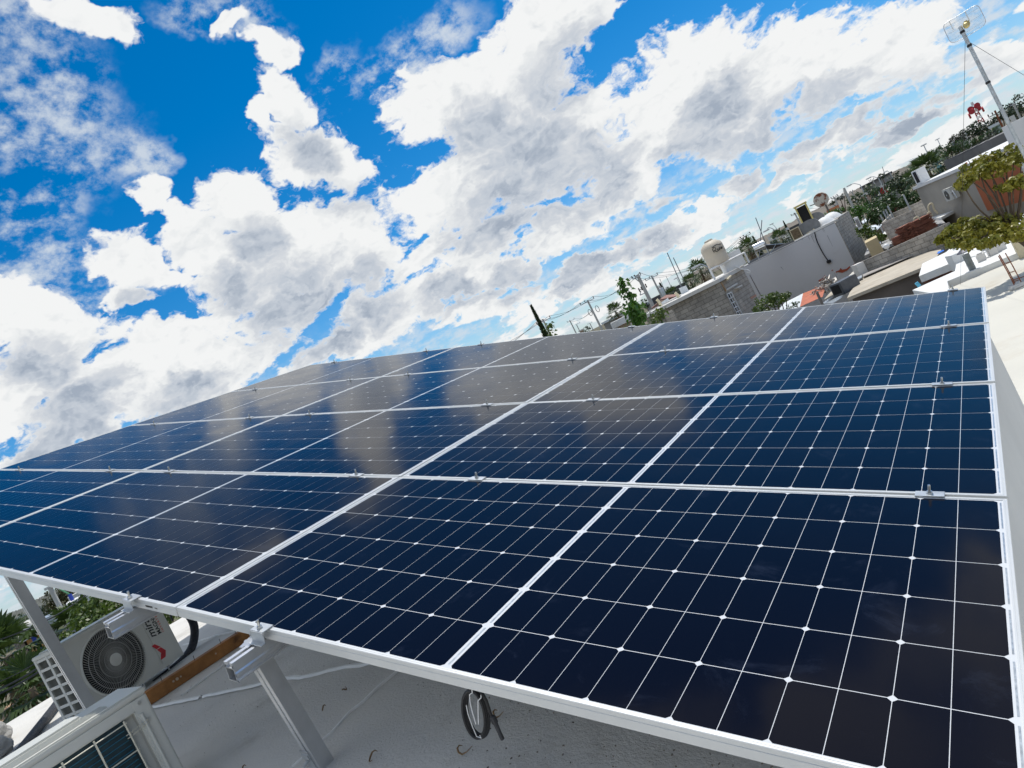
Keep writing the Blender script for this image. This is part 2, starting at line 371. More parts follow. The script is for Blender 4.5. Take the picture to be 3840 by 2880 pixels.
def frame_profile_mb():
    mb = MB(); hx, hy = PW / 2, PH / 2; lip = 0.011
    def ring(x, y, z): return [(-x, -y, z), (x, -y, z), (x, y, z), (-x, y, z)]
    rings = [ring(hx - 0.03, hy - 0.03, -PD), ring(hx, hy, -PD), ring(hx, hy, -0.0135), ring(hx - 0.0012, hy - 0.0012, -0.0125), ring(hx - 0.0012, hy - 0.0012, -0.0115),
             ring(hx, hy, -0.0105), ring(hx, hy, -0.0012), ring(hx - 0.0012, hy - 0.0012, 0.0), ring(hx - 0.005, hy - 0.005, 0.0), ring(hx - 0.0056, hy - 0.0056, -0.0006), ring(hx - 0.0066, hy - 0.0066, -0.0006),
             ring(hx - 0.0072, hy - 0.0072, 0.0), ring(hx - lip, hy - lip, 0.0), ring(hx - lip, hy - lip, -0.006)]
    vs = [p for r in rings for p in r]
    fs = [(i * 4 + j, i * 4 + (j + 1) % 4, (i + 1) * 4 + (j + 1) % 4, (i + 1) * 4 + j) for i in range(len(rings) - 1) for j in range(4)]
    mb.add(vs, fs); return mb
def laminate_mb():
    mb = MB(); hx, hy = PW / 2 - 0.0105, PH / 2 - 0.0105; z = -0.0020
    mb.mi = 0; mb.add([(-hx, -hy, z), (hx, -hy, z), (hx, hy, z), (-hx, hy, z), (-hx, -hy, -0.008), (hx, -hy, -0.008), (hx, hy, -0.008), (-hx, hy, -0.008)],
                      ((0, 1, 2, 3), (7, 6, 5, 4), (0, 4, 5, 1), (1, 5, 6, 2), (2, 6, 7, 3), (3, 7, 4, 0)))
    mb.mi = 1; xm, hp, yp = 0.0225, 0.0928, 0.184; ch = 0.0082; z += 0.0004
    for side in (-1, 1):
        for j in range(12):
            x0 = PW / 2 - xm - j * hp; x1 = x0 - hp; gx = 0.0008
            x0 -= gx; x1 += gx
            for r in range(6):
                y0 = -3 * yp + r * yp + 0.0013; y1 = y0 + yp - 0.0026
                if j % 2 == 0: pts = [(x1, y0), (x0 - ch, y0), (x0, y0 + ch), (x0, y1 - ch), (x0 - ch, y1), (x1, y1)]
                else: pts = [(x1 + ch, y0), (x0, y0), (x0, y1), (x1 + ch, y1), (x1, y1 - ch), (x1, y0 + ch)]
                mb.add([(side * x, y, z) for x, y in pts], (tuple(range(6)) if side > 0 else tuple(range(5, -1, -1)),))
    mb.mi = 2
    for r in range(6):                            # tinned collector strips in the middle gap and at both ends
        y0 = -3 * yp + r * yp + 0.012; y1 = y0 + yp - 0.024
        for x, wd in ((0.0, 0.0026), (PW / 2 - 0.0165, 0.0018), (-PW / 2 + 0.0165, 0.0018)):
            mb.add([(x - wd, y0, z), (x + wd, y0, z), (x + wd, y1, z), (x - wd, y1, z)], ((0, 1, 2, 3),))
    return mb
def panel_matrix(c, r):
    cs = [Vector((-(c + a) * PX, (r + b) * PY, ZG[c + a][r + b])) for a, b in ((0, 0), (1, 0), (1, 1), (0, 1))]
    ctr = sum(cs, Vector()) / 4
    ux = ((cs[0] - cs[1]) + (cs[3] - cs[2])).normalized(); uy = ((cs[3] - cs[0]) + (cs[2] - cs[1]))
    uz = ux.cross(uy).normalized(); uy = uz.cross(ux)
    mm = (PM @ Matrix((ux, uy, uz)).transposed()).to_4x4(); mm.translation = PM @ ctr; return mm
ROWN = ['front row by the cable coil', 'second row from the front', 'third row from the front', 'farthest row by the houses']
COLN = ['lowest', 'middle', 'highest']
panel0 = None
for c in range(3):
    for r in range(4):
        if panel0 is None:
            panel0 = empty('solar_panel'); frame_profile_mb().build('frame', alu_white, panel0)
            laminate_mb().build('cell_laminate', [BACK, CELL, RIB], panel0, fix=False); o = panel0
        else: o = copy_tree(panel0)
        o.matrix_world = panel_matrix(c, r)
        lab = 'dark solar panel, ' + ['low end', 'middle', 'high end'][c] + ' one of the ' + ROWN[r]
        tag(o, lab, 'solar panel', 'solar panels in three columns and four rows')
        if (c, r) == (1, 0):
            mb = MB(); hx, hy = PW / 2, PH / 2; rnd = random.Random(4)
            x = hx - 0.195
            for k in range(16):
                wd = rnd.uniform(0.0008, 0.003); mb.box((x, -hy - 0.0006, -0.021), (wd, 0.0006, 0.007)); x += wd + 0.0012
            for k in range(3): mb.box((hx - 0.135 + k * 0.006, -hy - 0.0006, -0.022), (0.003, 0.0006, 0.004))
            mb.build('barcode_label', mat('ink', (0.05, 0.05, 0.05), 0.6), o)

# clamps: plate, threaded bolt and nut
def hexa(mb, c, r, h):
    mb.prism([(c[0] + r * math.cos(k * math.pi / 3), c[1] + r * math.sin(k * math.pi / 3), c[2]) for k in range(6)], (0, 0, h))
def bolt_mb():
    mb = MB(); mb.lathe([(0.009, 0.0), (0.009, 0.0015)], (0, 0, 0.0031), 16); hexa(mb, (0, 0, 0.0047), 0.0078, 0.0068)
    mb.lathe([(0.0041, 0.0), (0.0041, 0.0175), (0.0034, 0.019)], (0, 0, 0.0116), 10); return mb
clampA = empty('mid_clamp'); MB().box((0, 0, 0.00165), (0.075, 0.036, 0.003), bev=0.0006).build('clamp_plate', steel, clampA); bolt_mb().build('bolt', bolt_m, clampA, True)
clampE = empty('end_clamp')
mb = MB(); mb.box((0, 0.006, 0.00165), (0.06, 0.04, 0.003), bev=0.0006); mb.box((0, -0.0145, -0.016), (0.06, 0.003, 0.034)); mb.box((0, -0.022, -0.0335), (0.06, 0.016, 0.003)); mb.box((0, 0.004, -0.0025), (0.06, 0.003, 0.006))
mb.build('clamp_bracket', steel, clampE); bolt_mb().build('bolt', bolt_m, clampE, True)
RAILX = [0.19, 1.855, 2.592, 4.258, 4.998, 6.462]
def zjoint(X, r): 
    u = X / PX; i = min(2, int(u)); t = u - i; return ZG[i][r] * (1 - t) + ZG[i + 1][r] * t
RN = ['lowest rail', 'second lowest rail', 'third lowest rail', 'third highest rail', 'second highest rail', 'highest rail']
JN = ['', 'front and second', 'second and third', 'third and farthest']
first = True
for i, X in enumerate(RAILX):
    for r in (1, 2, 3):
        o = clampA if first else copy_tree(clampA); first = False
        mm = PM.to_4x4(); mm.translation = pan(X, r * PY, max(zjoint(X, r), zjoint(X, r)) + 0.001); o.matrix_world = mm
        tag(o, 'silver clamp joining the %s panel rows on the %s' % (JN[r], RN[i]), 'clamp', 'mid clamps on the panel joints')
first = True
for i, X in enumerate(RAILX):
    for r in (0, 4):
        if r == 0 and i not in (1, 2): continue   # the others are hidden by or outside the picture
        o = clampE if first else copy_tree(clampE); first = False
        rot = PM @ (Matrix.Identity(3) if r == 0 else rotz(math.pi))
        mm = rot.to_4x4(); mm.translation = pan(X + (-0.02 if r == 0 else 0), r * PY + (-0.004 if r == 0 else 0.004), zjoint(X, r) + 0.001); o.matrix_world = mm
        tag(o, 'silver end clamp on the %s panel edge at the %s' % ('near' if r == 0 else 'far', RN[i]), 'clamp', 'end clamps on the array edges')

# rails: hollow aluminium profile with a bolt channel
def rail_profile(mb, x0, z0, y0, y1, along='y'):
    prof_out = [(-0.02, 0), (-0.007, 0), (-0.007, -0.008), (-0.0135, -0.008), (-0.0135, -0.017), (0.0135, -0.017), (0.0135, -0.008), (0.007, -0.008), (0.007, 0), (0.02, 0),
                (0.02, -0.030), (0.024, -0.034), (0.024, -0.041), (0.020, -0.045), (0.020, -0.052), (0.026, -0.055), (0.026, -0.060), (-0.02, -0.060)]
    prof_in = [(-0.0175, -0.0195), (0.0175, -0.0195), (0.0175, -0.0575), (-0.0175, -0.0575)]
    def P(x, z, y): return (x0 + x, y, z0 + z) if along == 'y' else None
    n = len(prof_out)
    mb.add([P(x, z, y0) for x, z in prof_out] + [P(x, z, y1) for x, z in prof_out], [(i, (i + 1) % n, n + (i + 1) % n, n + i) for i in range(n)])
    mb.add([P(x, z, y0) for x, z in prof_in] + [P(x, z, y1) for x, z in prof_in], [(i, i + 4, 4 + (i + 1) % 4, (i + 1) % 4) for i in range(4)])
    for y in (y0, y1):                            # cut ends: web strips round the open chamber
        a = prof_in; q = lambda pts: mb.add([P(x, z, y) for x, z in pts], (tuple(range(len(pts))),))
        q([(-0.02, -0.017), (0.02, -0.017), (0.0175, -0.0195), (-0.0175, -0.0195)]); q([(0.02, -0.017), (0.02, -0.060), (0.0175, -0.0575), (0.0175, -0.0195)])
        q([(-0.02, -0.060), (0.02, -0.060), (0.0175, -0.0575), (-0.0175, -0.0575)][::-1]); q([(-0.02, -0.017), (-0.02, -0.060), (-0.0175, -0.0575), (-0.0175, -0.0195)])
        q([(-0.02, 0), (-0.007, 0), (-0.007, -0.008), (-0.02, -0.008)]); q([(0.02, 0), (0.007, 0), (0.007, -0.008), (0.02, -0.008)])
    return mb
RAILP = [-0.10, -0.115, -0.095, -0.06, -0.06, -0.06]
for i, X in enumerate(RAILX):
    mb = MB(); rail_profile(mb, 0, 0, RAILP[i], 4 * PY + 0.10)
    o = mb.build('mounting_rail', alu); mm = PM.to_4x4(); mm.translation = pan(X, 0, -PD - 0.004 + (zjoint(X, 0) + zjoint(X, 4)) / 2); o.matrix_world = mm
    if i in (1, 2):
        tag(o, ['', 'aluminium mounting rail whose open end juts out above the slanted leg', 'aluminium mounting rail whose end juts out over the front of the air conditioner'][i], 'rail', 'rails under the panels')
    else: tag(o, 'aluminium %s under the panels, seen only at its clamps' % RN[i], 'rail', 'rails under the panels')

# ------------------------------------------------------------------ our house: two flat roofs
ZR, ZL, ZGR = 0.05, -2.4, -5.4
house = tag(empty('flat_roof_house', (-4, 2, ZR)), 'white flat-roofed house under the panels, grey shaded upper roof and sunlit lower roof', 'house')
def ppart(o, parent):                             # keep world coordinates when parenting to an Empty at the thing's base
    o.parent = parent; o.matrix_parent_inverse = Matrix.Translation(-parent.location) if parent.rotation_euler.to_matrix() == Matrix.Identity(3) else parent.matrix_world.inverted(); return o
def grid_mb(x0, x1, y0, y1, z, nx, ny, hf):
    mb = MB(); vs = [(lerp(x0, x1, i / nx), lerp(y0, y1, j / ny), z + hf(lerp(x0, x1, i / nx), lerp(y0, y1, j / ny))) for j in range(ny + 1) for i in range(nx + 1)]
    mb.add(vs, [(j * (nx + 1) + i, j * (nx + 1) + i + 1, (j + 1) * (nx + 1) + i + 1, (j + 1) * (nx + 1) + i) for j in range(ny) for i in range(nx)]); return mb
def roofh(x, y):
    a = math.sin(x * 2.1 + 0.7 * y) * 0.004 + math.sin(y * 3.3 - x * 0.9) * 0.003
    t = min(1, max(0, (x + 1.3) / 1.0)); dip = -0.17 * t * t * (3 - 2 * t)   # the slab falls towards its low edge
    if x < -8.15 or x > -0.2 or y > 4.9: return dip
    return a + dip
mb = grid_mb(-8.33, -0.13, -3.5, 5.0, ZR, 110, 110, roofh)
ppart(mb.build('upper_roof', shade_roof, fix=False, smooth=True), house)
mb = MB(); mb.box((-4.23, 0.75, (ZR - 0.2 + ZGR) / 2 - 0.0), (8.196, 8.496, ZR - 0.2 - ZGR)); mb.box((-4.9, 0.75, ZR - 0.11), (6.86, 8.496, 0.176)); ppart(mb.build('wall', plaster), house)
pk = [onz(3440 + 380 / 3.1725, 880 + 640 / 3.1725, ZL), onz(3440 + 1240 / 3.1725, 880 + 270 / 3.1725, ZL)]
dirp = (pk[1] - pk[0]).normalized(); nrm = Vector((-dirp.y, dirp.x, 0))
e0 = pk[0] - dirp * 0.02; e1 = pk[1] + dirp * 9
low = [Vector((-9.0, 5.2, ZL)), Vector((8.5, 5.2, ZL)), Vector((e1.x, e1.y, ZL)), Vector((e0.x, e0.y, ZL)), Vector((-9.0, e0.y - 1.0, ZL))]
mb = MB(); mb.prism(low, (0, 0, ZGR - ZL)); ppart(mb.build('lower_roof', cream_roof), house)
mb = MB(); mb.box((4.3, 1.0, ZL - 0.1), (8.9, 8.4, 0.2)); ppart(mb.build('side_roof', cream_roof), house)
# sealed cracks
def seal(pts, w, nm='sealant_line'):
    rnd = random.Random(len(pts) * 7 + int(w * 1e4)); P = [onz(x, y, ZR) for x, y in pts]; fine = []
    for a, b in zip(P, P[1:]):
        n = max(2, int((b - a).length / 0.05))
        for k in range(n): fine.append(lerp(a, b, k / n) + Vector((rnd.uniform(-1, 1), rnd.uniform(-1, 1), 0)) * w * 0.14)
    fine.append(P[-1]); mb = MB(); vs = []; n = len(fine)
    for i, q in enumerate(fine):
        t = (fine[min(i + 1, n - 1)] - fine[max(i - 1, 0)]).normalized(); s = Vector((-t.y, t.x, 0)); ww = w * rnd.uniform(0.8, 1.2) / 2
        for k, hgt in ((-1, 0.002), (-0.5, 0.011), (0.5, 0.011), (1, 0.002)): vs.append(q + s * ww * k + Vector((0, 0, hgt)))
    mb.add(vs, [(i * 4 + k, i * 4 + k + 1, i * 4 + 4 + k + 1, i * 4 + 4 + k) for i in range(n - 1) for k in range(3)])
    ppart(mb.build(nm, seal_m, smooth=True), house)
def r6(x, y): return (600 + x / 1.58, 2200 + y / 1.58)
seal([r6(*q) for q in ((-60, 722), (0, 710), (130, 680), (243, 657))], 0.030)
seal([r6(*q) for q in ((262, 652), (400, 625), (500, 603), (560, 590), (670, 562), (760, 545), (840, 540), (900, 530), (1000, 503), (1100, 480), (1200, 468), (1300, 445))], 0.028)
seal([r6(*q) for q in ((790, 1080), (900, 980), (960, 925), (1020, 875), (1080, 810), (1130, 750), (1210, 690), (1300, 600), (1420, 500))], 0.014)
seal([r6(*q) for q in ((130, 650), (300, 525), (460, 420))], 0.010)
seal([r6(*q) for q in ((140, 348), (220, 330), (330, 292), (480, 262), (560, 240))], 0.020)
# dead leaves and grit on the roof
leaf_m = mat('dry_leaf', (0.20, 0.12, 0.05), 0.8, 0, 0.4, 30)
rnd = random.Random(11)
def dry_leaf(x, y, L_, lab):
    p = onz(x, y, ZR + 0.012); a = rnd.uniform(0, 6.28); mb = MB(); pts = []
    for k in range(7):
        t = k / 6; pts.append(p + Vector((math.cos(a + t * 2.4), math.sin(a + t * 2.4), 0)) * (t * L_) + Vector((0, 0, 0.006 * math.sin(t * 7) + 0.004)))
    mb.tube(pts, lambda t: 0.0008 + 0.0022 * math.sin(min(1, t * 1.1) * 3.14), 5)
    tag(mb.build('dead_leaf', leaf_m), lab, 'leaf', 'dead leaves on the grey roof')
dry_leaf(1418, 2822, 0.05, 'curled brown dead leaf lying between the leg foot and the cable coil')
dry_leaf(1868, 2668, 0.04, 'curled brown dead leaf beside the cable connector')
dry_leaf(1285, 2593, 0.025, 'small brown dead leaf between the two sealed roof cracks')
dry_leaf(1224, 2650, 0.03, 'pale flattened dead leaf right of the slanted leg')
dry_leaf(925, 2875, 0.03, 'dead leaf by the bottom end of the thin sealed crack')
dry_leaf(1737, 2800, 0.05, 'thin dead stalk on the roof below the cable coil')
grit = MB()
for k in range(420):
    x = rnd.uniform(620, 2900); y = rnd.uniform(2450, 2880); p = onz(x, y, ZR)
    if p.x < -8 or p.x > -0.3 or p.y < -0.3: continue
    s = rnd.uniform(0.0008, 0.0024); grit.box(p + Vector((0, 0, s * 0.5)), (s * rnd.uniform(1, 3), s, s), rotz(rnd.uniform(0, 3)))
tag(grit.build('roof_grit', mat('grit', (0.13, 0.11, 0.09), 0.9, 0, 0.5, 50)), 'dark grit scattered on the grey shaded roof', 'grit', kind='stuff')

# legs
def leg_thing(top, foot, lab, bracket=True):
    top = Vector(top); foot = Vector(foot); ax = (top - foot).normalized(); o = empty('support_leg', foot)
    xx = Vector((1, 0, 0)); xx = (xx - ax * xx.dot(ax)).normalized(); yy = ax.cross(xx)
    rot = Matrix((xx, yy, ax)).transposed(); H = (top - foot).length
    prof = [(-0.02, -0.026), (-0.004, -0.026), (-0.004, -0.020), (0.004, -0.020), (0.004, -0.026), (0.020, -0.026), (0.020, 0.026), (-0.020, 0.026), (-0.020, 0.006), (-0.026, 0.004), (-0.026, -0.002), (-0.020, -0.006)]
    mb = MB(); mb.prism([rot @ Vector((x, y, 0)) for x, y in prof], rot @ Vector((0, 0, H))); mb.build('post', alu, o)
    if bracket:
        mb = MB(); mb.box(rot @ Vector((-0.012, -0.0285, 0.05)), (0.034, 0.004, 0.10), rot); mb.box(rot @ Vector((-0.012, -0.05, 0.004)), (0.034, 0.045, 0.005), rot)
        hexa(mb, rot @ Vector((-0.012, -0.052, 0.006)), 0.008, 0.008); mb.tube([rot @ Vector((-0.012, -0.03, 0.06)), rot @ Vector((-0.012, -0.052, 0.06))], 0.006, 8)
        mb.box(rot @ Vector((-0.012, -0.0312, 0.078)), (0.03, 0.006, 0.018), rot); mb.build('foot_bracket', steel, o)
    tag(o, lab, 'support leg', 'legs holding up the panels'); return o
leg_thing((-1.80, -0.02, 0.545), (-1.925, 0.075, ZR), 'aluminium support leg standing on the grey roof under the jutting open rail end')
leg_thing((-4.075, 0.175, 1.29), (-4.115, 0.25, ZR), 'tall aluminium support leg crossing in front of the air conditioner grille', False)

# cable coil with connector, hanging from the frame
def cable_coil():
    o = empty('cable_coil', pan(1.09, 0.03, -0.04)); P0 = o.location
    c = (onz(1, 1, 0) * 0)
    def pl(x, y): 
        r = ray(x, y); t = (0.03 - EYE.y) / r.y; return EYE + r * t - P0
    def z5(x, y): return pl(1650 + x / 4.366, 2500 + y / 4.366)
    for k, (dx, dy, rr) in enumerate(((0, 0, 0.0), (18, 10, 0.004), (-14, -14, -0.004), (8, -20, 0.006))):
        pts = []
        for i in range(49):
            a = 2 * math.pi * i / 48; ex = 172 * math.sin(a); ey = -395 * math.cos(a); tl = math.radians(-11)
            q = z5(585 + dx + ex * math.cos(tl) - ey * math.sin(tl), 775 + dy + ex * math.sin(tl) + ey * math.cos(tl)); q.y += rr; pts.append(q)
        MB().tube(pts, 0.0042, 8, cap=False).build('cable_loop', rubber, o, True)
    lead = [z5(*q) for q in ((620, 360), (700, 450), (760, 560), (800, 680), (850, 830))]
    MB().tube(lead, 0.0036, 8).build('lead', rubber, o, True)
    a, b = z5(850, 800), z5(1025, 1195); ax = (b - a).normalized(); rot = ax.to_track_quat('Z', 'Y').to_matrix(); Lc = (b - a).length; s = Lc / 0.1
    con = MB(); con.lathe([(0.006 * s, 0), (0.0105 * s, 0.004 * s), (0.0112 * s, 0.03 * s), (0.0092 * s, 0.034 * s), (0.0085 * s, 0.04 * s), (0.0078 * s, 0.078 * s), (0.0086 * s, 0.08 * s), (0.008 * s, 0.098 * s), (0.006 * s, 0.1 * s)], a, 14, rot)
    for k in range(9):
        an = k * 0.698; con.box(a + rot @ Vector((0.0112 * s * math.cos(an), 0.0112 * s * math.sin(an), 0.018 * s)), (0.002 * s, 0.002 * s, 0.022 * s), rot)
    con.build('connector', conn_m, o, True)
    sl = MB(); sl.box(a + rot @ Vector((0, -0.0082 * s, 0.088 * s)), (0.006 * s, 0.002 * s, 0.014 * s), rot); sl.build('connector_slot', rubber, o)
    for pts in ([(555, 350), (560, 390), (515, 425), (525, 560), (570, 740), (620, 905)], [(700, 430), (705, 470), (655, 520), (655, 700), (660, 905)], [(680, 1085), (705, 1130), (630, 1105), (560, 940), (490, 740), (462, 595)]):
        P = [z5(*q) for q in pts]
        for q in P: q.y -= 0.008
        MB().tube(P, 0.0013, 6).build('cable_tie', white_tie, o, True)
    tag(o, 'black coiled cable with plug, bound by white ties, hanging below the panel frame', 'cable')
cable_coil()

# ------------------------------------------------------------------ air conditioners
ac_m = mat('ac_enamel', (0.60, 0.60, 0.55), 0.42, 0, 0.03, 3.0, spec=0.5)
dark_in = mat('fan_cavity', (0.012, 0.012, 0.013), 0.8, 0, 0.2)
grille_m = mat('grille_wire', (0.34, 0.34, 0.32), 0.42, 0.2, 0.1)
red_m = mat('red_print', (0.55, 0.02, 0.03), 0.5, 0, 0.05); ink_m = mat('black_print', (0.02, 0.02, 0.02), 0.5, 0, 0.05); orange_m = mat('orange_print', (0.62, 0.10, 0.06), 0.5, 0, 0.05)
def text_obj(name, s, size, parent, loc, rot, mt, shear=0.0, bold=0.0, sx=1.0):
    cu = D_.curves.new(name, 'FONT'); cu.body = s; cu.size = size; cu.extrude = 0.0004; cu.shear = shear; cu.offset = bold; cu.align_x = 'LEFT'
    t = D_.objects.new(name, cu); COL.objects.link(t); dg = bpy.context.evaluated_depsgraph_get(); me = D_.meshes.new_from_object(t.evaluated_get(dg)); D_.objects.remove(t)
    me.materials.clear(); me.materials.append(mt); o = D_.objects.new(name, me); COL.objects.link(o); o.parent = parent
    mm = rot.to_4x4() @ Matrix.Diagonal((sx, 1, 1, 1)); mm.translation = Vector(loc); o.matrix_local = mm; return o
FRONT = Matrix(((1, 0, 0), (0, 0, -1), (0, 1, 0)))          # text lying in the x-z plane, facing -y
def condenser(W, H, Dp, loc, rot, lab, detail=True, small=False):
    """outdoor unit: front faces local -y, left-bottom-front corner at the origin"""
    o = empty('air_conditioner', loc, rot); fr = H * 0.445 if not small else H * 0.40; cx = W * 0.375; cz = H * 0.5
    mb = MB(); n = 40; t = 0.02
    ring = [(cx + fr * math.cos(2 * math.pi * k / n), 0, cz + fr * math.sin(2 * math.pi * k / n)) for k in range(n)]
    outer = []
    for k in range(n):
        a = 2 * math.pi * k / n; dx, dz = math.cos(a), math.sin(a); tt = 1e9
        if dx > 1e-6: tt = min(tt, (W - cx) / dx)
        if dx < -1e-6: tt = min(tt, -cx / dx)
        if dz > 1e-6: tt = min(tt, (H - cz) / dz)
        if dz < -1e-6: tt = min(tt, -cz / dz)
        outer.append((cx + dx * tt, 0, cz + dz * tt))
    outer_c = [(0, 0, 0), (W, 0, 0), (W, 0, H), (0, 0, H)]
    mb.add(ring + outer, [(k, (k + 1) % n, n + (k + 1) % n, n + k) for k in range(n)])
    for cc in outer_c:                             # fill the corners of the front sheet
        ds = sorted(range(n), key=lambda k: (Vector(outer[k]) - Vector(cc)).length)[:2]
        mb.add([outer[ds[0]], cc, outer[ds[1]]], ((0, 1, 2),))
    rim = [(cx + fr * 1.035 * math.cos(2 * math.pi * k / n), -0.008, cz + fr * 1.035 * math.sin(2 * math.pi * k / n)) for k in range(n)]
    rim2 = [(cx + fr * 1.09 * math.cos(2 * math.pi * k / n), -0.0005, cz + fr * 1.09 * math.sin(2 * math.pi * k / n)) for k in range(n)]
    mb.add(ring + rim + rim2, [(k, (k + 1) % n, n + (k + 1) % n, n + k) for k in range(n)] + [(n + k, n + (k + 1) % n, 2 * n + (k + 1) % n, 2 * n + k) for k in range(n)])
    mb.add([(0, 0, 0), (0, Dp, 0), (0, Dp, H), (0, 0, H)], ((0, 1, 2, 3),) if not detail else ())
    mb.add([(W, 0, 0), (W, Dp, 0), (W, Dp, H), (W, 0, H)], ((0, 1, 2, 3),))
    mb.add([(0, 0, 0), (W, 0, 0), (W, Dp, 0), (0, Dp, 0)], ((0, 1, 2, 3),)); mb.add([(0, Dp, 0), (W, Dp, 0), (W, Dp, H), (0, Dp, H)], ((0, 1, 2, 3),))
    mb.add([(0, 0, H), (W, 0, H), (W, Dp, H), (0, Dp, H)], ((0, 1, 2, 3),))
    mb.build('casing', ac_m, o, fix=False)
    mb = MB(); mb.box((W / 2, Dp / 2, H + 0.012), (W + 0.012, Dp + 0.012, 0.026), bev=0.006)
    if detail:
        mb.box((W / 2, Dp / 2, H + 0.028), (W - 0.05, Dp - 0.06, 0.012), bev=0.005)
    mb.build('top_cover', ac_m, o)
    MB().lathe([(fr * 0.995, 0.0), (fr * 0.995, 0.09)], (cx, 0.095, cz), 32, Matrix(((1, 0, 0), (0, 0, -1), (0, 1, 0)))).build('fan_housing', dark_in, o)
    fb = MB()
    for k in range(3):
        a = k * 2.094 + 0.4; r1 = Matrix.Rotation(a, 3, 'Y')
        pts = [Vector((0.04, 0.05, 0.03)), Vector((fr * 0.9, 0.035, fr * 0.35)), Vector((fr * 0.95, 0.055, -fr * 0.1)), Vector((fr * 0.6, 0.075, -fr * 0.35)), Vector((0.05, 0.07, -0.03))]
        fb.prism([r1 @ q + Vector((cx, 0, cz)) for q in pts], (0, 0.004, 0))
    fb.build('fan_blades', mat('fan_plastic', (0.06, 0.06, 0.06), 0.4), o)
    g = MB()
    if not small:
        for k in range(84):                        # swept grille bars
            a = 2 * math.pi * k / 84
            g.tube([(cx + rr * fr * math.cos(a - sw), -0.010 + 0.004 * (1 - rr), cz + rr * fr * math.sin(a - sw)) for rr, sw in ((0.19, 0.0), (0.4, 0.02), (0.6, 0.075), (0.8, 0.155), (1.01, 0.26))], 0.0021, 4, cap=False)
        rr_ = (0.36, 0.53, 0.70, 0.86)
    else:
        for k in range(20):
            a = 2 * math.pi * k / 20; g.tube([(cx + rr * fr * math.cos(a), -0.01, cz + rr * fr * math.sin(a)) for rr in (0.25, 1.0)], 0.003, 4, cap=False)
        rr_ = (0.4, 0.55, 0.7, 0.85)
    for rr in rr_:
        g.tube([(cx + rr * fr * math.cos(2 * math.pi * k / 40), -0.0125, cz + rr * fr * math.sin(2 * math.pi * k / 40)) for k in range(41)], 0.0024, 5, cap=False)
    g.build('fan_grille', grille_m, o)
    MB().lathe([(fr * 0.195, 0), (fr * 0.195, 0.006), (fr * 0.17, 0.010)], (cx, -0.010, cz), 28, FRONT).build('grille_hub', ac_m, o, True)
    return tag(o, lab, 'air conditioner')
br = onz(690, 2453, 0.10); W1 = 0.78; H1 = 0.50; bl = br - Vector((math.cos(R_(106)), math.sin(R_(106)), 0)) * W1
xx = (br - bl).normalized(); yy = Vector((0, 0, 1)).cross(xx); rot1 = Matrix((xx, yy, Vector((0, 0, 1)))).transposed()
ac1 = condenser(W1, H1, 0.28, bl, rot1, 'beige outdoor air conditioner with round fan grille and red lettered panel')
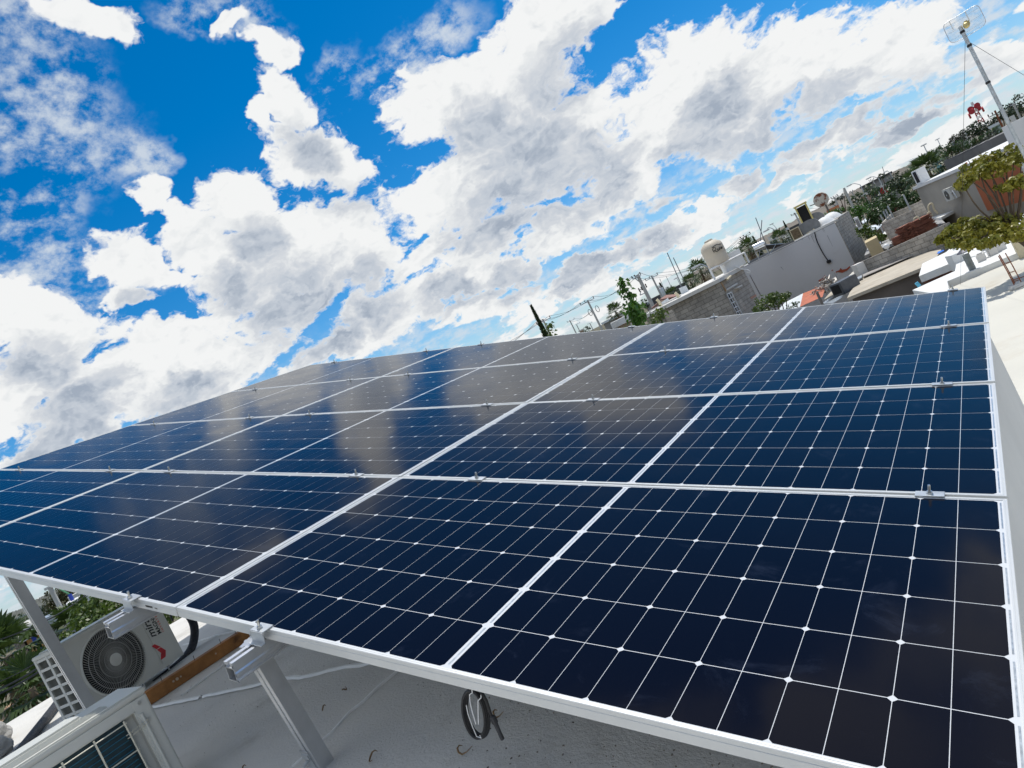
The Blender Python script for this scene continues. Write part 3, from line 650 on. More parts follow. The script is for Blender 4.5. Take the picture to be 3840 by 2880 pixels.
def ac1_extra():
    W, H, Dp = W1, H1, 0.28; o = ac1; x0 = W * 0.755
    # printed fascia: words run up the front panel
    MB().box((W * 0.865, -0.0025, H * 0.5), (W * 0.215, 0.004, H * 0.88), bev=0.0015).build('front_panel', ac_m, o)
    R90 = FRONT @ Matrix.Rotation(math.pi / 2, 3, 'Z'); z0 = H * 0.29
    def mark(pts, mt, nm):
        mb = MB(); mb.prism([(x, -0.0052, z) for x, z in pts], (0, 0.0006, 0)); return mb.build(nm, mt, o)
    u = W * 0.012
    em = MB()
    for poly in ([(0, 0), (3.4, 1.7), (3.4, 4.7), (0, 3.0)], [(0, 3.3), (3.4, 5.0), (6.8, 3.3), (6.8, 0.7), (3.4, 2.0)], [(7.1, 3.3), (7.1, 0.7), (10.5, -1.0), (10.5, 1.0)]):
        em.prism([(x0 + W * 0.012 + b * u * 1.5 - u, -0.0052, z0 - H * 0.16 + a * u * 1.25) for a, b in poly], (0, 0.0006, 0))
    em.build('emblem', red_m, o)
    text_obj('lettering', 'mirage', H * 0.165, o, (x0 + W * 0.075, -0.0056, z0 + H * 0.17), R90, ink_m, 0.25, 0.0012)
    text_obj('lettering', 'MAGNUM', H * 0.093, o, (x0 + W * 0.135, -0.0056, z0 + H * 0.17), R90, ink_m, 0, 0.0008, 0.92)
    text_obj('lettering', 'I N V E R T E R', H * 0.046, o, (x0 + W * 0.165, -0.0056, z0 + H * 0.17), R90, orange_m, 0, 0.0005, 1.05)
    # 32 badge: the 3 in red, the 2 in a red block
    text_obj('badge_digit', '3', H * 0.105, o, (x0 + W * 0.160, -0.0056, z0 + H * 0.655), R90, red_m, 0, 0.002, 1.0)
    MB().box((x0 + W * 0.135, -0.0052, z0 + H * 0.605), (W * 0.056, 0.0006, H * 0.082)).build('badge_block', red_m, o)
    text_obj('badge_digit', '2', H * 0.088, o, (x0 + W * 0.155, -0.0062, z0 + H * 0.582), R90, ac_m, 0, 0.0015, 1.0)
    # open side frame of the coil on the left end
    mb = MB()
    for y in (0.01, Dp - 0.012, Dp * 0.52): mb.box((0.004, y, H / 2), (0.014, 0.022, H))
    for k in range(8): mb.box((0.004, Dp / 2, 0.012 + k * (H - 0.024) / 7), (0.011, Dp, 0.018))
    mb.build('side_frame', ac_m, o)
    sc = MB()
    for q in ((0.03, -0.012, H * 0.13), (W * 0.71, -0.012, H * 0.86), (W * 0.72, -0.012, H * 0.10)): sc.lathe([(0.006, 0), (0.006, 0.004)], q, 10, FRONT)
    sc.build('screws', bolt_m, o)
    mb = MB(); mb.box((W * 0.985 + 0.022, Dp * 0.55, H * 0.34), (0.05, Dp * 0.7, H * 0.5), bev=0.008); mb.build('valve_cover', ac_m, o)
    mb = MB()
    for x in (W * 0.12, W * 0.55, W * 0.84):
        for y in (0.05, Dp - 0.05): mb.box((x, y, -0.024), (0.008, 0.008, 0.05))
    mb.box((W * 0.12, Dp / 2, -0.006), (0.03, Dp, 0.01)); mb.box((W * 0.84, Dp / 2, -0.006), (0.03, Dp, 0.01)); mb.build('stand', steel, o)
ac1_extra()
# second unit, seen from behind: coil face with wire guard
def ac2():
    zt = 0.475; T = onz(531, 2572, zt); d = Vector((math.cos(R_(85.5)), math.sin(R_(85.5)), 0))
    inn = Vector((-d.y, d.x, 0))                   # into the unit
    W, H, Dp = 0.86, 0.43, 0.30
    org = T - d * W; org.z = zt - 0.026 - H
    rot = Matrix((d, inn, Vector((0, 0, 1)))).transposed(); o = empty('air_conditioner', org, rot)
    mb = MB(); mb.box((W / 2, Dp * 0.55, H / 2), (W - 0.06, Dp * 0.85, H - 0.01)); mb.build('casing', ac_m, o)
    fin = D_.materials.new('coil_fins'); fin.use_nodes = True; nt = fin.node_tree; b = nt.nodes['Principled BSDF']
    b.inputs['Base Color'].default_value = (0.012, 0.035, 0.045, 1); b.inputs['Roughness'].default_value = 0.35; b.inputs['Metallic'].default_value = 0.3
    tc = nt.nodes.new('ShaderNodeTexCoord'); n = nt.nodes.new('ShaderNodeTexNoise'); n.inputs['Scale'].default_value = 30; nt.links.new(tc.outputs['Object'], n.inputs['Vector'])
    cr = nt.nodes.new('ShaderNodeValToRGB'); cr.color_ramp.elements[0].color = (0.005, 0.016, 0.024, 1); cr.color_ramp.elements[1].color = (0.03, 0.07, 0.085, 1); nt.links.new(n.outputs[0], cr.inputs[0]); nt.links.new(cr.outputs[0], b.inputs['Base Color'])
    mb = MB(); mb.box((W * 0.455, 0.013, H / 2 - 0.015), (W * 0.86, 0.01, H - 0.06)); mb.build('coil', fin, o)
    cp = MB()
    for k in range(19):
        z = 0.02 + k * (H - 0.08) / 18; cp.tube([(W * 0.03, 0.007, z), (W * 0.87, 0.007, z)], 0.0022, 5)
    cp.build('coil_tubes', mat('coil_tube', (0.05, 0.17, 0.22), 0.35, 0.6, 0.2), o)
    mb = MB(); xr = W - 0.045
    mb.box((xr + 0.014, 0.02, H / 2), (0.062, 0.05, H), bev=0.006); mb.tube([(xr + 0.002, -0.006, 0.0), (xr + 0.002, -0.006, H - 0.06)], 0.007, 8)
    mb.box((W / 2 - 0.02, 0.012, H - 0.022), (W - 0.01, 0.03, 0.044), bev=0.004); mb.build('rear_frame', ac_m, o)
    mb = MB(); mb.box((W / 2, Dp / 2, H + 0.012), (W + 0.012, Dp + 0.012, 0.026), bev=0.006)
    for k in range(4): mb.box((W / 2 - 0.06, 0.03 + k * 0.022, H + 0.027), (W - 0.12, 0.009, 0.010), bev=0.003)
    mb.box((W / 2 - 0.08, Dp * 0.64, H + 0.030), (W - 0.2, Dp * 0.5, 0.018), bev=0.008); mb.build('top_cover', ac_m, o)
    g = MB(); gw = 0.105; zs = [H - 0.056 - k * gw for k in range(5)]; xs = [W * 0.875 - k * gw * 1.0 for k in range(9)]
    for z in zs: g.tube([(W * 0.885, -0.020, z), (xs[-1], -0.020, z)], 0.0024, 6)
    for x in xs: g.tube([(x, -0.023, H - 0.044), (x, -0.023, 0.0)], 0.0032, 6)
    for dz in (0.0, 0.012): g.tube([(W * 0.862, -0.019, H - 0.095 - dz), (xr + 0.012, -0.010, H - 0.090 - dz)], 0.002, 5)
    g.build('wire_guard', mat('guard_wire', (0.62, 0.60, 0.50), 0.45, 0.1), o)
    sc = MB()
    for q in ((xr + 0.012, -0.006, H - 0.022), (xr + 0.014, -0.007, H - 0.092), (xr - 0.0, -0.007, H * 0.3)): sc.lathe([(0.0062, 0), (0.0062, 0.0035)], q, 10, FRONT)
    sc.build('screws', bolt_m, o)
    tag(o, 'second air conditioner in the corner, seen from behind with its dark coil and wire guard', 'air conditioner')
ac2()
# pipes on the roof
foam = mat('foam_insulation', (0.020, 0.021, 0.028), 0.6, 0, 0.5, 26, 1.0, 55)
P = [onz(x, y, ZR + 0.04) for x, y in ((60, 2835), (120, 2760), (190, 2670), (250, 2590), (300, 2530))]
tag(MB().tube(P, 0.034, 12).build('insulated_pipe', foam, smooth=True), 'straight black foam-wrapped pipe lying across the sunlit roof edge', 'pipe')
yb = rot1 @ Vector((0, 1, 0)); xb = rot1 @ Vector((1, 0, 0)); pb = bl + xb * (W1 + 0.05) + yb * 0.16
P = [pb + xb * a + Vector((0, 0, h)) + yb * c for a, h, c in ((-0.02, 0.33, 0), (0.07, 0.37, 0.01), (0.16, 0.37, 0.02), (0.25, 0.31, 0.03), (0.30, 0.20, 0.03), (0.28, 0.09, 0.02), (0.18, -0.01, 0.0), (0.05, -0.045, -0.03), (-0.10, -0.05, -0.06), (-0.30, -0.05, -0.08))]
def smooth_path(P, n=6):
    out = []
    for i in range(len(P) - 1):
        a, b, c, d = P[max(i - 1, 0)], P[i], P[i + 1], P[min(i + 2, len(P) - 1)]
        for k in range(n):
            t = k / n; out.append(0.5 * ((2 * b) + (c - a) * t + (2 * a - 5 * b + 4 * c - d) * t * t + (3 * b - a - 3 * c + d) * t ** 3))
    return out + [P[-1]]
o = MB().tube(smooth_path(P), lambda t: 0.032 if t < 0.7 else 0.032 - (t - 0.7) * 0.06, 12).build('insulated_pipe', foam, smooth=True)
tag(o, 'black foam-wrapped pipe looping out of the side of the air conditioner', 'pipe')
MB().tube(smooth_path([pb - o.location + xb * a + Vector((0, 0, h)) for a, h in ((0.0, 0.40), (0.08, 0.40), (0.13, 0.33), (0.12, 0.24))]), 0.007, 6).build('drain_hose', rubber, o, True)
# timber on the roof
def timber():
    a = onz(500, 2690, ZR); b = onz(943, 2395, ZR); d = (b - a); L_ = d.length; d.normalize(); s = Vector((-d.y, d.x, 0))
    rot = Matrix((d, s, Vector((0, 0, 1)))).transposed(); o = empty('timber_beam', (a + b) / 2, rot)
    wood = mat('wood', (0.36, 0.16, 0.05), 0.7, 0, 0.35, 9, 0.5, 30, stain=((0.14, 0.06, 0.025), 5, 0.55, 0.75))
    mb = MB(); mb.box((0, 0.045, 0.043), (L_, 0.085, 0.082), bev=0.003); mb.build('beam', wood, o)
    nl = MB(); rn = random.Random(3)
    for x in (0.05, 0.28, -0.22, 0.42): nl.tube([(x * L_, 0.03, 0.083), (x * L_ + 0.004, 0.03, 0.115)], 0.0018, 5); nl.lathe([(0.0045, 0), (0.0045, 0.0012)], (x * L_ + 0.004, 0.03, 0.114), 8)
    nl.build('nail', mat('rusty_nail', (0.07, 0.05, 0.04), 0.7, 0.3), o)
    kn = MB()
    for x, r in ((-0.13, 0.010), (-0.16, 0.007), (-0.10, 0.006), (0.20, 0.006)): kn.lathe([(r, 0), (r, 0.0015)], (x * L_, 0.0015, 0.05), 10, FRONT)
    kn.build('drilled_hole', mat('bore', (0.55, 0.45, 0.33), 0.8), o)
    tag(o, 'brown timber beam with nails lying on the grey roof beside the air conditioner', 'timber')
timber()
# rubble at the left edge
rb = mat('concrete_lump', (0.42, 0.41, 0.39), 0.95, 0, 0.2, 5, 0.8, 25)
for k, (x, y, s, lab) in enumerate(((22, 2800, 0.15, 'rounded grey concrete lump by the picture edge, the taller one'), (38, 2835, 0.11, 'flat grey concrete lump leaning on the taller lump'))):
    p = onz(x - 30, y, ZR); rn = random.Random(k + 5); bm = bmesh.new(); bmesh.ops.create_icosphere(bm, subdivisions=3, radius=1)
    for v in bm.verts:
        q = v.co; f_ = 1 + 0.16 * math.sin(q.x * 4 + k) * math.sin(q.y * 3.3) + 0.09 * math.sin(q.z * 7 + q.x * 5); v.co = Vector((q.x * s * f_, q.y * s * 0.8 * f_, q.z * s * 0.7 * f_))
    me = D_.meshes.new('rubble'); bm.to_mesh(me); bm.free(); me.materials.append(rb); o = D_.objects.new('concrete_rubble', me); COL.objects.link(o); o.location = p + Vector((0, 0, s * 0.5))
    tag(o, lab, 'rubble', 'concrete lumps at the roof edge')
#--PART3--

# ------------------------------------------------------------------ the neighbourhood: helpers
def zoomf(x0, y0, s): return lambda x, y: (x0 + x / s, y0 + y / s)
ZA = zoomf(2300, 960, 5.0273); ZB = zoomf(2620, 880, 5.8211); ZC = zoomf(2850, 720, 5.53); ZE = zoomf(3050, 880, 5.53); ZG_ = zoomf(3200, 680, 6.1444)
ZH = zoomf(3400, 460, 5.0273); ZI = zoomf(3440, 880, 3.1725); ZJ = zoomf(3440, 250, 3.1725); ZK = zoomf(2600, 780, 3.1725); ZLr = zoomf(3100, 560, 3.1725)
ZM = zoomf(2360, 960, 3.7324); ZN = zoomf(1930, 1080, 3.7324); ZQ = zoomf(0, 2130, 4.74); ZS = zoomf(0, 2280, 3.809); ZU = zoomf(3200, 0, 3.319)
def away_of(a, b):
    n = Vector((b.y - a.y, a.x - b.x, 0)).normalized(); c = (a + b) / 2 - EYE
    return n if n.dot(Vector((c.x, c.y, 0))) > 0 else -n
def at2(q, D): return at(q[0], q[1], D)
def onv(q, a, n):                                 # view point on the vertical plane through a with normal n
    r = ray(*q); return EYE + r * ((a - EYE).dot(n) / r.dot(n))
def wall_prism(mb, a, b, zb, depth, at_=0.0):
    n = away_of(a, b); o = n * at_
    mb.prism([a + o, b + o, Vector((b.x, b.y, zb)) + o, Vector((a.x, a.y, zb)) + o], n * depth); return n
def roofpoly(qs, z, th): 
    return MB().prism([onz(*q, z) for q in qs], (0, 0, -th))
def on_face(mb, qs, a, n, out_, th=None):         # a shape drawn on a wall and pushed out of it
    pts = [onv(q, a, n) - n * 0.0 for q in qs]; mb.prism([p - n * out_ for p in pts], n * (th if th else out_ - 0.004)); return mb
def part(o, parent): return ppart(o, parent)

block = blockmat('grey_block', (0.40, 0.37, 0.33), (0.31, 0.29, 0.26), (0.20, 0.185, 0.165), stain=((0.20, 0.19, 0.17), 0.8, 0.55, 0.8))
block_l = blockmat('pale_block', (0.50, 0.46, 0.40), (0.42, 0.38, 0.33), (0.28, 0.25, 0.22), stain=((0.34, 0.22, 0.15), 0.7, 0.62, 0.85))
slab_m = mat('concrete_slab', (0.66, 0.64, 0.60), 0.9, 0, 0.10, 0.6, 0.3, 10, 0.2, stain=((0.42, 0.40, 0.36), 1.2, 0.56, 0.8))
grey_slab = mat('grey_slab', (0.36, 0.36, 0.36), 0.9, 0, 0.15, 0.5, 0.3, 10, 0.2, stain=((0.25, 0.25, 0.25), 0.9, 0.5, 0.8))
plaster_w = mat('white_plaster', (0.66, 0.66, 0.66), 0.9, 0, 0.06, 0.25, 0.15, 8, 0.2, stain=((0.50, 0.48, 0.45), 0.35, 0.60, 0.85))
tan_roof = mat('tan_roof', (0.50, 0.45, 0.37), 0.95, 0, 0.12, 0.9, 0.5, 6, 0.1, stain=((0.36, 0.30, 0.22), 0.8, 0.5, 0.75))
grey_render = mat('grey_render', (0.40, 0.37, 0.32), 0.95, 0, 0.14, 0.5, 0.2, 10, 0.15, stain=((0.30, 0.23, 0.16), 0.6, 0.58, 0.8))
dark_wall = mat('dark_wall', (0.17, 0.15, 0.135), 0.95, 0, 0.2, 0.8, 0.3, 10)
white_pt = mat('white_paint', (0.78, 0.78, 0.77), 0.6, 0, 0.05, 3)
glass_d = mat('dark_glass', (0.03, 0.04, 0.05), 0.08, 0, 0.2, 3, spec=0.8)
brick_red = mat('red_brick', (0.42, 0.10, 0.05), 0.95, 0, 0.25, 6, 0.4, 20)
tin_red = mat('red_sheet', (0.47, 0.14, 0.07), 0.6, 0.1, 0.2, 3)
tin_grey = mat('grey_sheet', (0.42, 0.46, 0.50), 0.45, 0.5, 0.2, 2)
tin_white = mat('pale_sheet', (0.66, 0.70, 0.72), 0.5, 0.2, 0.1, 2)
blue_tarp = mat('blue_tarp', (0.03, 0.20, 0.72), 0.5, 0, 0.15, 3)
rust = mat('rust', (0.26, 0.09, 0.04), 0.85, 0.2, 0.35, 8)
cream_pt = mat('cream_paint', (0.66, 0.58, 0.40), 0.6, 0, 0.1, 4)
conc_pole = mat('concrete_pole', (0.50, 0.49, 0.46), 0.9, 0, 0.08, 2)
insul_m = mat('insulator', (0.10, 0.07, 0.06), 0.3, 0, 0.1)
wire_m = mat('wire', (0.05, 0.05, 0.055), 0.6, 0.2, 0.1)

# ------------------------------------------------------------------ ground and hills
gm = mat('town_ground', (0.17, 0.15, 0.115), 0.95, 0, 0.25, 0.05, 0, 1, 0.1, stain=((0.075, 0.085, 0.04), 0.03, 0.46, 0.58))
mb = MB(); RG = 14000
vs = [(0, 0, ZGR)]; 
for rr in (40, 300, 2000, RG):
    for k in range(48): a = k * math.pi / 24; vs.append((rr * math.cos(a), rr * math.sin(a), ZGR))
fs = [(0, 1 + k, 1 + (k + 1) % 48) for k in range(48)]
for q in range(3): fs += [(1 + q * 48 + k, 1 + q * 48 + 48 + k, 1 + q * 48 + 48 + (k + 1) % 48, 1 + q * 48 + (k + 1) % 48) for k in range(48)]
mb.add(vs, fs); tag(mb.build('ground', gm, fix=False), None, None, None, 'structure')
def ridge(name, qs, D, mt, back, seed):
    rn = random.Random(seed); tops = []
    for (x0, y0), (x1, y1) in zip(qs, qs[1:]):
        n = 14
        for k in range(n):
            t = k / n; p = at(lerp(x0, x1, t), lerp(y0, y1, t), D); tops.append(p + Vector((0, 0, rn.uniform(-1, 1) * D * 0.0006)))
    tops.append(at(*qs[-1], D)); mb = MB(); n = len(tops); vs = []
    for i, p in enumerate(tops):
        c = Vector((p.x - EYE.x, p.y - EYE.y, 0)).normalized(); h = p.z - ZGR
        for k, (u, f_) in enumerate(((-2.2, 0.0), (-1.5, 0.28), (-0.8, 0.62), (-0.3, 0.90), (0, 1.0), (1.2, 0.7), (3, 0.0))):
            vs.append(Vector((p.x, p.y, ZGR + h * f_)) + c * (u * back) + Vector((0, 0, rn.uniform(-0.03, 0.03) * h if 0 < k < 6 and k != 4 else 0)))
    mb.add(vs, [(i * 7 + k, i * 7 + k + 1, i * 7 + 8 + k, i * 7 + 7 + k) for i in range(n - 1) for k in range(6)])
    return tag(mb.build(name, mt, fix=False, smooth=True), None, None, None, 'structure')
hill_m = mat('hill_slope', (0.19, 0.17, 0.145), 0.95, 0, 0.2, 0.004, 0, 1, 0.1, stain=((0.11, 0.11, 0.075), 0.01, 0.5, 0.7), detail=12)
ridge('hill', [(2560, 1040), ZC(0, 950), ZC(300, 800), ZC(820, 530), ZC(1340, 285), ZLr(0, 655), ZLr(400, 452), ZLr(750, 285), ZLr(1010, 168), (3560, 545), (3700, 470), (3840, 400)], 1500, hill_m, 90, 3)
hill_b = mat('far_hill_slope', (0.12, 0.125, 0.11), 0.95, 0, 0.12, 0.001, 0, 1, 0.1, detail=12)
ridge('far_hill', [(-300, 2500), ZQ(-300, 1000), ZQ(0, 875), ZQ(220, 775), ZQ(440, 700), ZQ(560, 608), ZQ(720, 520), ZQ(880, 440), ZQ(1100, 330), (330, 2150), (480, 2090), (700, 1985)], 6500, hill_b, 500, 4)

# ------------------------------------------------------------------ vegetation
def leaf_quads(mb, c, rad, n, size, rnd, flat=1.0, hang=0.0, shell=0.45):
    for _ in range(n):
        while True:
            v = Vector((rnd.uniform(-1, 1), rnd.uniform(-1, 1), rnd.uniform(-1, 1)))
            if shell < v.length <= 1: break
        p = Vector(c) + Vector((v.x * rad[0], v.y * rad[1], v.z * rad[2]))
        nrm = (v + Vector((rnd.gauss(0, .6), rnd.gauss(0, .6), rnd.gauss(0.5, .6)))).normalized()
        t = nrm.orthogonal().normalized(); t.rotate(Matrix.Rotation(rnd.uniform(0, 6.28), 3, nrm)); b = nrm.cross(t)
        s = size * rnd.uniform(0.6, 1.3); a = t * s; w = b * s * 0.42
        mb.add([p - a * 0.5, p + w, p + a * 0.6 - Vector((0, 0, hang * s)), p - w], ((0, 1, 2, 3),))
def tree(name, lab, clumps, base, mt, n, size, trunk_r=0.15, group=None, cat='tree', seed=1, bark=None, flat=1.0):
    rnd = random.Random(seed); o = empty(name, base); B0 = Vector(base); mb = MB()
    for (c, rad) in clumps:
        vol = rad[0] * rad[1] * rad[2]
        k = max(3, int(5 * (vol ** 0.33)))
        leaf_quads(mb, c - B0, rad, int(n * 0.45), size, rnd, flat)
        for _ in range(7):                        # sub-clumps give an uneven outline with gaps
            v = Vector((rnd.gauss(0, 1), rnd.gauss(0, 1), rnd.gauss(0.1, 0.8))).normalized() * rnd.uniform(0.7, 1.05)
            cc = c - B0 + Vector((v.x * rad[0], v.y * rad[1], v.z * rad[2])); q = rnd.uniform(0.26, 0.5)
            leaf_quads(mb, cc, [k_ * q for k_ in rad], int(n * 0.08), size, rnd, flat, shell=0.0)
    mb.build('crown', mt, o, fix=False)
    tb = MB(); top = sum((c for c, r in clumps), Vector()) / len(clumps)
    rel = top - B0; tb.tube([Vector((0, 0, 0)), rel * 0.35 + Vector((rnd.uniform(-.1, .1), rnd.uniform(-.1, .1), 0)), rel * 0.8], trunk_r, 7, r2=trunk_r * 0.5)
    for (c, r) in clumps: tb.tube([rel * 0.55, (rel * 0.55 + (c - B0)) / 2 + Vector((0, 0, 0.1 * trunk_r)), c - B0], trunk_r * 0.4, 5, r2=trunk_r * 0.12)
    tb.build('trunk', bark or bark_m, o)
    return tag(o, lab, cat, group)
bark_m = mat('bark', (0.13, 0.095, 0.065), 0.95, 0, 0.3, 8, 0.5, 20)
pale_bark = mat('palm_bark', (0.20, 0.155, 0.11), 0.95, 0, 0.3, 6, 0.5, 20)
green_d = leafmat('leaf_dark', (0.012, 0.028, 0.009), (0.035, 0.065, 0.020), (0.07, 0.11, 0.035))
green_m = leafmat('leaf_green', (0.022, 0.050, 0.012), (0.060, 0.115, 0.028), (0.11, 0.17, 0.05))
green_y = leafmat('leaf_yellow_green', (0.030, 0.065, 0.010), (0.120, 0.180, 0.020), (0.30, 0.30, 0.03), 1.6)
green_b = leafmat('leaf_bright', (0.030, 0.085, 0.010), (0.080, 0.190, 0.020), (0.16, 0.27, 0.04), 3.0)
autumn = leafmat('leaf_autumn', (0.10, 0.14, 0.02), (0.36, 0.30, 0.03), (0.46, 0.15, 0.02), 2.2)
palm_g = leafmat('palm_leaf', (0.025, 0.055, 0.012), (0.080, 0.125, 0.030), (0.17, 0.19, 0.06), 2.0)
palm_d = leafmat('palm_dead_leaf', (0.12, 0.075, 0.035), (0.27, 0.18, 0.09), (0.36, 0.26, 0.14), 2.0)
def fan_leaf(mb, root, dirv, L_, blades, droop, rnd):
    """fan palm leaf: petiole and a split fan of narrow blades"""
    d = dirv.normalized(); side = d.cross(Vector((0, 0, 1)))
    side = side.normalized() if side.length > 0.05 else Vector((1, 0, 0)); upv = side.cross(d)
    hub = root + d * L_ * 0.45 - Vector((0, 0, droop * L_ * 0.10)); w = L_ * 0.012
    mb.quad(root - side * w, root + side * w, hub + side * w, hub - side * w)
    for k in range(blades):
        a = lerp(-1.9, 1.9, (k + 0.5) / blades) + rnd.uniform(-0.06, 0.06); r = L_ * 0.55 * (1 - 0.22 * abs(a) / 1.9) * rnd.uniform(0.85, 1.05)
        dd = (d * math.cos(a) + side * math.sin(a)); t = dd.cross(upv).normalized() * (r * 0.085)
        mid = hub + dd * r * 0.6 + upv * r * 0.06; tip = hub + dd * r + upv * r * 0.02 - Vector((0, 0, droop * r * (0.35 + 0.2 * rnd.random())))
        mb.add([hub, mid - t, tip, mid + t], ((0, 1, 2, 3),))
def palm(lab, top, H, R, n=26, dead=22, seed=1, name='palm_tree', group=None, blades=11, skirt=0.42, trunk_r=None):
    rnd = random.Random(seed); base = Vector((top.x, top.y, top.z - H)); o = empty(name, base); tr = trunk_r or R * 0.10
    z0 = H - R * 0.62; g = MB()
    for k in range(n):
        a = k * 2.39996 + rnd.uniform(-.2, .2); el = lerp(1.25, -0.55, (k / n) ** 0.9) + rnd.uniform(-.1, .1)
        d = Vector((math.cos(a) * math.cos(el), math.sin(a) * math.cos(el), math.sin(el)))
        fan_leaf(g, Vector((0, 0, z0)) + d * tr, d, R * rnd.uniform(0.85, 1.1), blades, lerp(0.15, 0.9, k / n), rnd)
    g.build('crown', palm_g, o, fix=False)
    if dead:
        g = MB()
        for k in range(dead):
            a = k * 2.39996 + 1; el = rnd.uniform(-1.45, -0.75); h = z0 - rnd.uniform(0, skirt * R * 2)
            d = Vector((math.cos(a) * math.cos(el), math.sin(a) * math.cos(el), math.sin(el)))
            fan_leaf(g, Vector((0, 0, h)) + Vector((d.x, d.y, 0)) * tr, d, R * rnd.uniform(0.6, 0.9), max(6, blades - 4), 0.6, rnd)
        g.build('dead_fronds', palm_d, o, fix=False)
    MB().tube([(0, 0, 0), (0.02, 0, z0 * 0.5), (0, 0, z0 + 0.05)], tr, 9, r2=tr * 0.8).build('trunk', pale_bark, o)
    return tag(o, lab, 'palm tree', group)

# ------------------------------------------------------------------ block house with concrete roof
def block_house():
    Z1 = 0.24; a = onz(*ZA(600, 1178), Z1); w = at2(ZA(2000, 480), 34.3); w.z = Z1; b = at2(ZB(1000, 690), 38.2); b.z = Z1; dz = 0.0
    a = at2(ZA(585, 1185), 34.6); a.z = Z1
    o = tag(empty('block_house', (a + b) / 2), 'grey concrete-block house with overhanging white roof slab, plank door and two windows', 'house')
    o.location.z = ZGR
    nA = away_of(a, w); nB = away_of(w, b); inn = nA * 0.45
    wl = MB(); n1 = wall_prism(wl, a + inn, w + inn * 0.6, ZGR, 6.0); part(wall_uv(wl.build('side_wall', block)), o)
    wf = MB(); w2 = w + inn * 0.6 + nB * 0.12; b2 = b + nB * 0.12; wall_prism(wf, w2, b2, ZGR, 4.0); part(wall_uv(wf.build('front_wall', block_l)), o)
    ex = nA * 11.0; rs = MB()
    for p, q in ((a, w), (w, b)): rs.prism([p + Vector((0, 0, 0.15)), q + Vector((0, 0, 0.15)), q + Vector((0, 0, -0.02)), p + Vector((0, 0, -0.02))], ex)
    part(rs.build('roof', slab_m), o)
    # openings on the front wall
    f = lambda q: onv(q, w2, nB)
    def opening(nm, qs, mt, out_): 
        mb = MB(); mb.prism([f(q) - nB * out_ for q in qs], nB * (out_ - 0.005)); return part(mb.build(nm, mt), o)
    def strip(mb, q0, q1, wd, out_): 
        p0, p1 = f(q0), f(q1); d = (p1 - p0); L_ = d.length; d.normalize(); s = d.cross(nB); mb.prism([p0 - s * wd - nB * out_, p1 - s * wd - nB * out_, p1 + s * wd - nB * out_, p0 + s * wd - nB * out_], nB * (out_ * 0.6))
    win = opening('window', [ZB(945, 1020), ZB(1040, 985), ZB(1210, 1300), ZB(1120, 1350)], glass_d, 0.02)
    mb = MB()
    for q0, q1 in ((ZB(940, 1025), ZB(1040, 980)), (ZB(1040, 980), ZB(1212, 1302)), (ZB(1062, 1255), ZB(1150, 1210)), (ZB(1122, 1352), ZB(1212, 1300)), (ZB(1110, 1240), ZB(1165, 1325)), (ZB(940, 1025), ZB(1120, 1355))): strip(mb, q0, q1, 0.030, 0.045)
    part(mb.build('window_frame', white_pt), o); mb = MB(); strip(mb, ZB(1108, 1400), ZB(1222, 1335), 0.05, 0.09); part(mb.build('window_sill', mat('brick_sill', (0.50, 0.28, 0.20), 0.9)), o)
    win = opening('window', [ZB(610, 1305), ZB(690, 1270), ZB(930, 1740), ZB(850, 1790)], glass_d, 0.02)
    mb = MB()
    for q0, q1 in ((ZB(606, 1308), ZB(700, 1262)), (ZB(606, 1308), ZB(850, 1790)), (ZB(700, 1262), ZB(940, 1740)), (ZB(650, 1410), ZB(725, 1365)), (ZB(700, 1510), ZB(775, 1465)), (ZB(752, 1610), ZB(828, 1568)), (ZB(805, 1700), ZB(880, 1660)), (ZB(655, 1285), ZB(890, 1760))): strip(mb, q0, q1, 0.022, 0.045)
    part(mb.build('window_frame', white_pt), o)
    opening('door', [ZB(775, 1205), ZB(850, 1160), ZB(1160, 1760), ZB(1070, 1790)], mat('old_planks', (0.16, 0.10, 0.08), 0.85, 0, 0.4, 9), 0.03)
    mb = MB(); strip(mb, ZB(745, 1200), ZB(852, 1148), 0.035, 0.25); part(mb.build('door_lintel', slab_m), o)
    mb = MB(); strip(mb, ZB(560, 1230), ZB(810, 1080), 0.04, 0.10); part(mb.build('ledge', slab_m), o)
    mb = MB(); p = w + nA * 0.2; 
    for q0, q1 in ((ZB(440, 1060), ZB(560, 1240)),): strip(mb, q0, q1, 0.06, 0.12)
    part(mb.build('corner_post', mat('raw_wood', (0.42, 0.28, 0.16), 0.8, 0, 0.2, 5)), o)
    mb = MB(); mb.tube([f(ZB(500, 1040)) - nB * 0.3, f(ZB(580, 960)) - nB * 0.3], 0.05, 6); part(mb.build('stick', cream_pt), o)
    mb = MB(); strip(mb, ZB(1110, 880), ZB(1350, 1330), 0.05, 0.02); part(mb.build('wall_joint', dark_wall), o)
    # curb behind the roof edge
    c = MB(); c0 = at2(ZA(555, 1098), 37.5); c1 = at2(ZA(1270, 730), 37.5); wall_prism(c, c0, c1, Z1 + 0.1, 0.3); part(c.build('parapet', slab_m), o)
    c = MB(); wall_prism(c, at2(ZA(945, 1095), 31.5), at2(ZA(1110, 1015), 31.5), ZGR, 0.25)
    part(wall_uv(c.build('yard_wall', block_l)), o)
    # things standing on the roof
    def roofz(q, D): p = at2(q, D); p.z = Z1 + 0.15; return p
